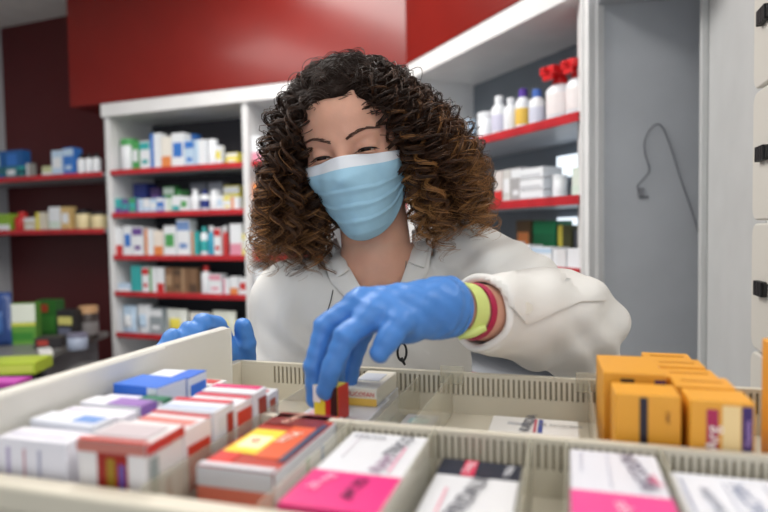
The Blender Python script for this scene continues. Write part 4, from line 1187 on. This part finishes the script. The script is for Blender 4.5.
# pocket seam and pen line on the chest
def ray_line(pxs, r, m, name, off=.0015, n=5):
    o = []; d = []; 
    for (x, y) in pxs:
        p = (at(x, y, 1.0) - Vector((0, 0, CZ))).normalized(); d.append(p); o.append((0, 0, CZ))
    hit, t = march(lambda P: smin(coat(P), body_f(P), .002), o, d, t0=.4, n=90)
    pts = [Vector(h) - Vector(dd) * off for h, dd in zip(hit, d)]
    return MB().tube(pts, r, 6).build(name, m, PW, True)
ray_line([(333, 290), (331, 300), (328, 310), (325, 320)], .0008, M_black, 'pen_clip', .002)
lc_ = ray_line([(408, 250), (406, 262), (405, 276), (404, 300), (403, 325), (402, 343)], .0009, mat('grey_cord', (120, 118, 116), .6), 'lanyard_cord', .004)
c0 = at(402, 354, .850)
ck = MB()
ring = [at(402 + 4.5 * math.cos(a), 352 + 9 * math.sin(a), .858) for a in [2 * math.pi * k / 16 for k in range(16)]]
ck.tube(ring, .0018, 6, closed=True); ck.tube([at(401, 358, .856), at(405, 365, .856)], [.0028, .0016], 8); ck.build('lanyard_clip', M_black, lc_, True)
hm = MB(); ring = []
for k in range(48):
    an = 2 * math.pi * k / 48
    ring.append(SWo - AX * (.001 + .0012 * math.sin(3 * an)) + (bas * math.cos(an) + bas2 * math.sin(an)) * (.0385 + .0008 * math.sin(5 * an)))
hm.tube(ring, .0046, 8, closed=True); hm.build('sleeve_hem', M_coatf, ct, True)
# ---- turned-back cuff flap with its button
drape('cuff', [[(486, 279), (512, 272), (540, 268), (570, 270), (598, 282)], [(489, 287), (511, 306), (527, 325), (553, 313), (580, 302), (606, 301)]], M_coatf, ct, thick=.0035, off=.0045, ns=22, nr=9, curl=.003, surf=coat)
ob_, tb_ = march(coat, [(0, 0, CZ)], [(at(527, 308, 1.) - Vector((0, 0, CZ))).normalized()], t0=.4)
dv = (at(527, 308, 1.) - Vector((0, 0, CZ))).normalized(); pb = Vector(ob_[0]) - dv * .0085
MB().tube([pb, pb - dv * .0022], .0062, 20).build('button', mat('button_cream', (214, 206, 192), .35), ct)

# ---- curly hair
NCL = 370; STR = 12; NPT = 72
cr_ = np.array([0, .012, .03])
roots = []; sides = []
tries = 0
while len(roots) < NCL:
    a = rng.uniform(0, 2 * math.pi); z = rng.uniform(-.75, 1) if rng.random() < .75 else rng.uniform(.55, 1)
    d = np.array([math.sqrt(1 - z * z) * math.sin(a), -math.sqrt(1 - z * z) * math.cos(a), z])
    p = cr_ + d * .09
    x, y, zz = p
    if y < -.028:                       # front: behind the hairline only
        if zz < .066 - 1.1 * max(0, abs(x) - .028): continue
    elif y < .03:
        if zz < -.005 - (y + .028) * .4: continue
    elif zz < -.06: continue
    roots.append(d); sides.append(1 if x > -.008 + rng.normal() * .004 else -1)
roots = np.array(roots); sides = np.array(sides)
hw, _ = march(lambda P: head_world(P), toW(cr_ + roots * .16), (-(roots) @ HRn.T.astype(float)), n=40)
nrm = roots @ HRn.T.astype(float)
HV = []; HF = []; HC = []
prof3 = np.array([0, 2 * math.pi / 3, 4 * math.pi / 3])
ang_front = roots[:, 1]
vcount = 0
for i in range(NCL):
    P0 = hw[i].astype(float); s = sides[i]; d = roots[i]
    front = np.clip(.5 - d[1] * .6, 0, 1); low = np.clip((.6 - d[2]) / 1.3, 0, 1)
    out = np.clip(rng.beta(1.5, 1.2) * (.55 + .75 * (1 - low)), 0, 1.06)    # 0 inner, 1 outer silhouette
    if s < 0:
        xo = np.interp(out, [0, 1], [328, 264]); yb = rng.uniform(195, 276) + 8 * (1 - out)
        if rng.random() < .06: yb += 14
        Y = np.interp(front, [0, 1], [.99, .835]) + rng.normal() * .012
        if xo > 300: Y = max(Y, .90)
        wmax = 256
    else:
        xo = np.interp(out, [0, 1], [416, 485]); yb = rng.uniform(175, 240) + (22 if out < .5 else 0)
        Y = np.interp(front, [0, 1], [1.0, .835]) + rng.normal() * .012
        if xo < 430: Y = max(Y, .88)
        wmax = 488
    E = np.array(at(xo + rng.normal() * 4, yb, Y))
    # outer mid control: follow the bell-shaped volume
    up = nrm[i]
    lift = .013 + .014 * rng.random()
    P1 = P0 + up * (lift * 1.1) + np.array([s * .004, 0, .010])
    side_v = np.array([s * 1.0, 0, 0])
    P2 = E + np.array([s * (-.012 + .010 * out), rng.normal() * .006, .060 + .035 * rng.random()])
    if front > .55 and d[2] > .3:       # front roots arc away from the face
        P1 += np.array([s * .010, .0, .002]); P2[1] -= .006
    t = np.linspace(0, 1, NPT)[:, None]
    cen = (1 - t) ** 3 * P0 + 3 * (1 - t) ** 2 * t * P1 + 3 * (1 - t) * t * t * P2 + t ** 3 * E
    cen += (np.sin(t * 9 + rng.uniform(0, 6)) * rng.normal(size=3) * .003) * t
    T = np.gradient(cen, axis=0); L = np.cumsum(np.linalg.norm(T, axis=1)); T /= np.linalg.norm(T, axis=1)[:, None]
    ref = np.array([.3, 1, .2]); N1 = np.cross(T, ref); N1 /= np.linalg.norm(N1, axis=1)[:, None]; N2 = np.cross(T, N1)
    pitch = rng.uniform(.026, .044); ph = rng.uniform(0, 6.28); hand_ = rng.choice([-1, 1])
    ctn = rng.normal() * .16
    Rc = rng.uniform(.0080, .0150)
    for k in range(STR):
        stray = rng.random() < .07
        ph2 = ph + rng.normal() * (.16 if not stray else 2.0)
        pk = pitch * (1 + rng.normal() * (.009 if not stray else .25))
        amp = Rc * (1 + rng.normal() * .10) * (1.4 if stray else 1)
        ramp = np.clip((L + .004) / .055, 0, 1) ** 1.0
        w_ = ph2 + hand_ * 2 * math.pi * L / pk
        offc = rng.normal(size=2) * .0011
        r0 = rng.normal(size=2) * .0075
        c = cen + (N1 * (np.cos(w_) * amp * ramp + offc[0] + r0[0] * (1 - ramp))[:, None] + N2 * (np.sin(w_) * amp * ramp + offc[1] + r0[1] * (1 - ramp))[:, None])
        cut = NPT if rng.random() < .6 else int(NPT * rng.uniform(.75, 1))
        c = c[:cut]; n_ = len(c)
        Tt = np.gradient(c, axis=0); Tt /= np.linalg.norm(Tt, axis=1)[:, None]
        a1 = np.cross(Tt, [.2, .1, 1.]); a1 /= np.maximum(np.linalg.norm(a1, axis=1), 1e-6)[:, None]; a2 = np.cross(Tt, a1)
        rad = .00055 * np.interp(np.arange(n_) / (n_ - 1), [0, .15, .8, 1], [.8, 1, 1, .25])
        rg = c[:, None, :] + rad[:, None, None] * (a1[:, None, :] * np.cos(prof3)[None, :, None] + a2[:, None, :] * np.sin(prof3)[None, :, None])
        HV.append(rg.reshape(-1, 3))
        b = vcount + np.arange(n_ - 1)[:, None] * 3; kk = np.arange(3)[None]
        q = np.stack([b + kk, b + (kk + 1) % 3, b + 3 + (kk + 1) % 3, b + 3 + kk], -1).reshape(-1, 4)
        HF.append(q); vcount += n_ * 3
        tn = float(np.clip(rng.normal() * .18, -.4, .4)) + (.12 if s > 0 and front > .5 else 0) + ctn
        tt = np.clip(np.linspace(-.65, .78, NPT)[:cut] + tn, 0, 1)
        HC.append(np.repeat(tt, 3))
HV = np.concatenate(HV); HF = np.concatenate(HF); HC = np.concatenate(HC)
mh = bpy.data.materials.new('curly_hair'); mh.use_nodes = True
nt = mh.node_tree; b_ = nt.nodes['Principled BSDF']
at_ = nt.nodes.new('ShaderNodeAttribute'); at_.attribute_name = 'tip'
rp = nt.nodes.new('ShaderNodeValToRGB'); nt.links.new(at_.outputs['Fac'], rp.inputs[0]); nt.links.new(rp.outputs[0], b_.inputs['Base Color'])
rp.color_ramp.elements[0].color = lin((44, 28, 19)) + (1,); rp.color_ramp.elements[1].color = lin((172, 122, 72)) + (1,)
e_ = rp.color_ramp.elements.new(.55); e_.color = lin((84, 54, 34)) + (1,)
b_.inputs['Roughness'].default_value = .45; b_.inputs['Specular IOR Level'].default_value = .35
hair = np_mesh('hair', HV, HF, mh, PW)
atr = hair.data.attributes.new('tip', 'FLOAT', 'POINT'); atr.data.foreach_set('value', HC.astype(f32))
# dense inner hair that the curls grow over
def cap(P):
    q = toL(P)
    d = s_ell((0, .018, .034), (.082, .107, .095))(q)
    cut = np.maximum(-(q[:, 1] + .022 + .55 * np.clip(q[:, 2] - .03, -1, .035)) , q[:, 2] - .088)      # keep the face free
    d = np.minimum(d, face_sdf(q) - .0045)
    d = np.maximum(d, -.055 - q[:, 2])
    face = np.maximum(q[:, 1] - (-.018 - .35 * np.clip(q[:, 2] - .02, 0, 1)), q[:, 2] - (.072 - 1.0 * np.clip(np.abs(q[:, 0]) - .030, 0, .04)))
    d = smax(d, -face, .006)
    back = union([s_cone(at(300, 150, .955), at(298, 228, .955), .040, .036), s_cone(at(420, 140, .965), at(440, 205, .965), .042, .036), s_cone(at(285, 160, .93), at(290, 215, .93), .026, .026),
                  s_cone(at(350, 130, .98), at(350, 200, 1.02), .06, .05), s_cone(at(437, 150, .93), at(448, 205, .93), .026, .026)], .03)(P)
    back = smax(back, .004 - head_world(P), .004)
    d = smin(d, back, .02)
    d = d + .003 * np.sin(190 * P[:, 0] + 3 * np.sin(90 * P[:, 2])) * np.sin(150 * P[:, 2] + 60 * P[:, 1])
    return d
v_, f_ = nets(cap, (-.21, .76, CZ - .06), (.18, 1.12, CZ + .30), .0045)
np_mesh('inner_hair', v_, f_, mat('hair_deep_brown', (30, 20, 15), .8, spec=.15, bump=1.0, bscale=160), hair)
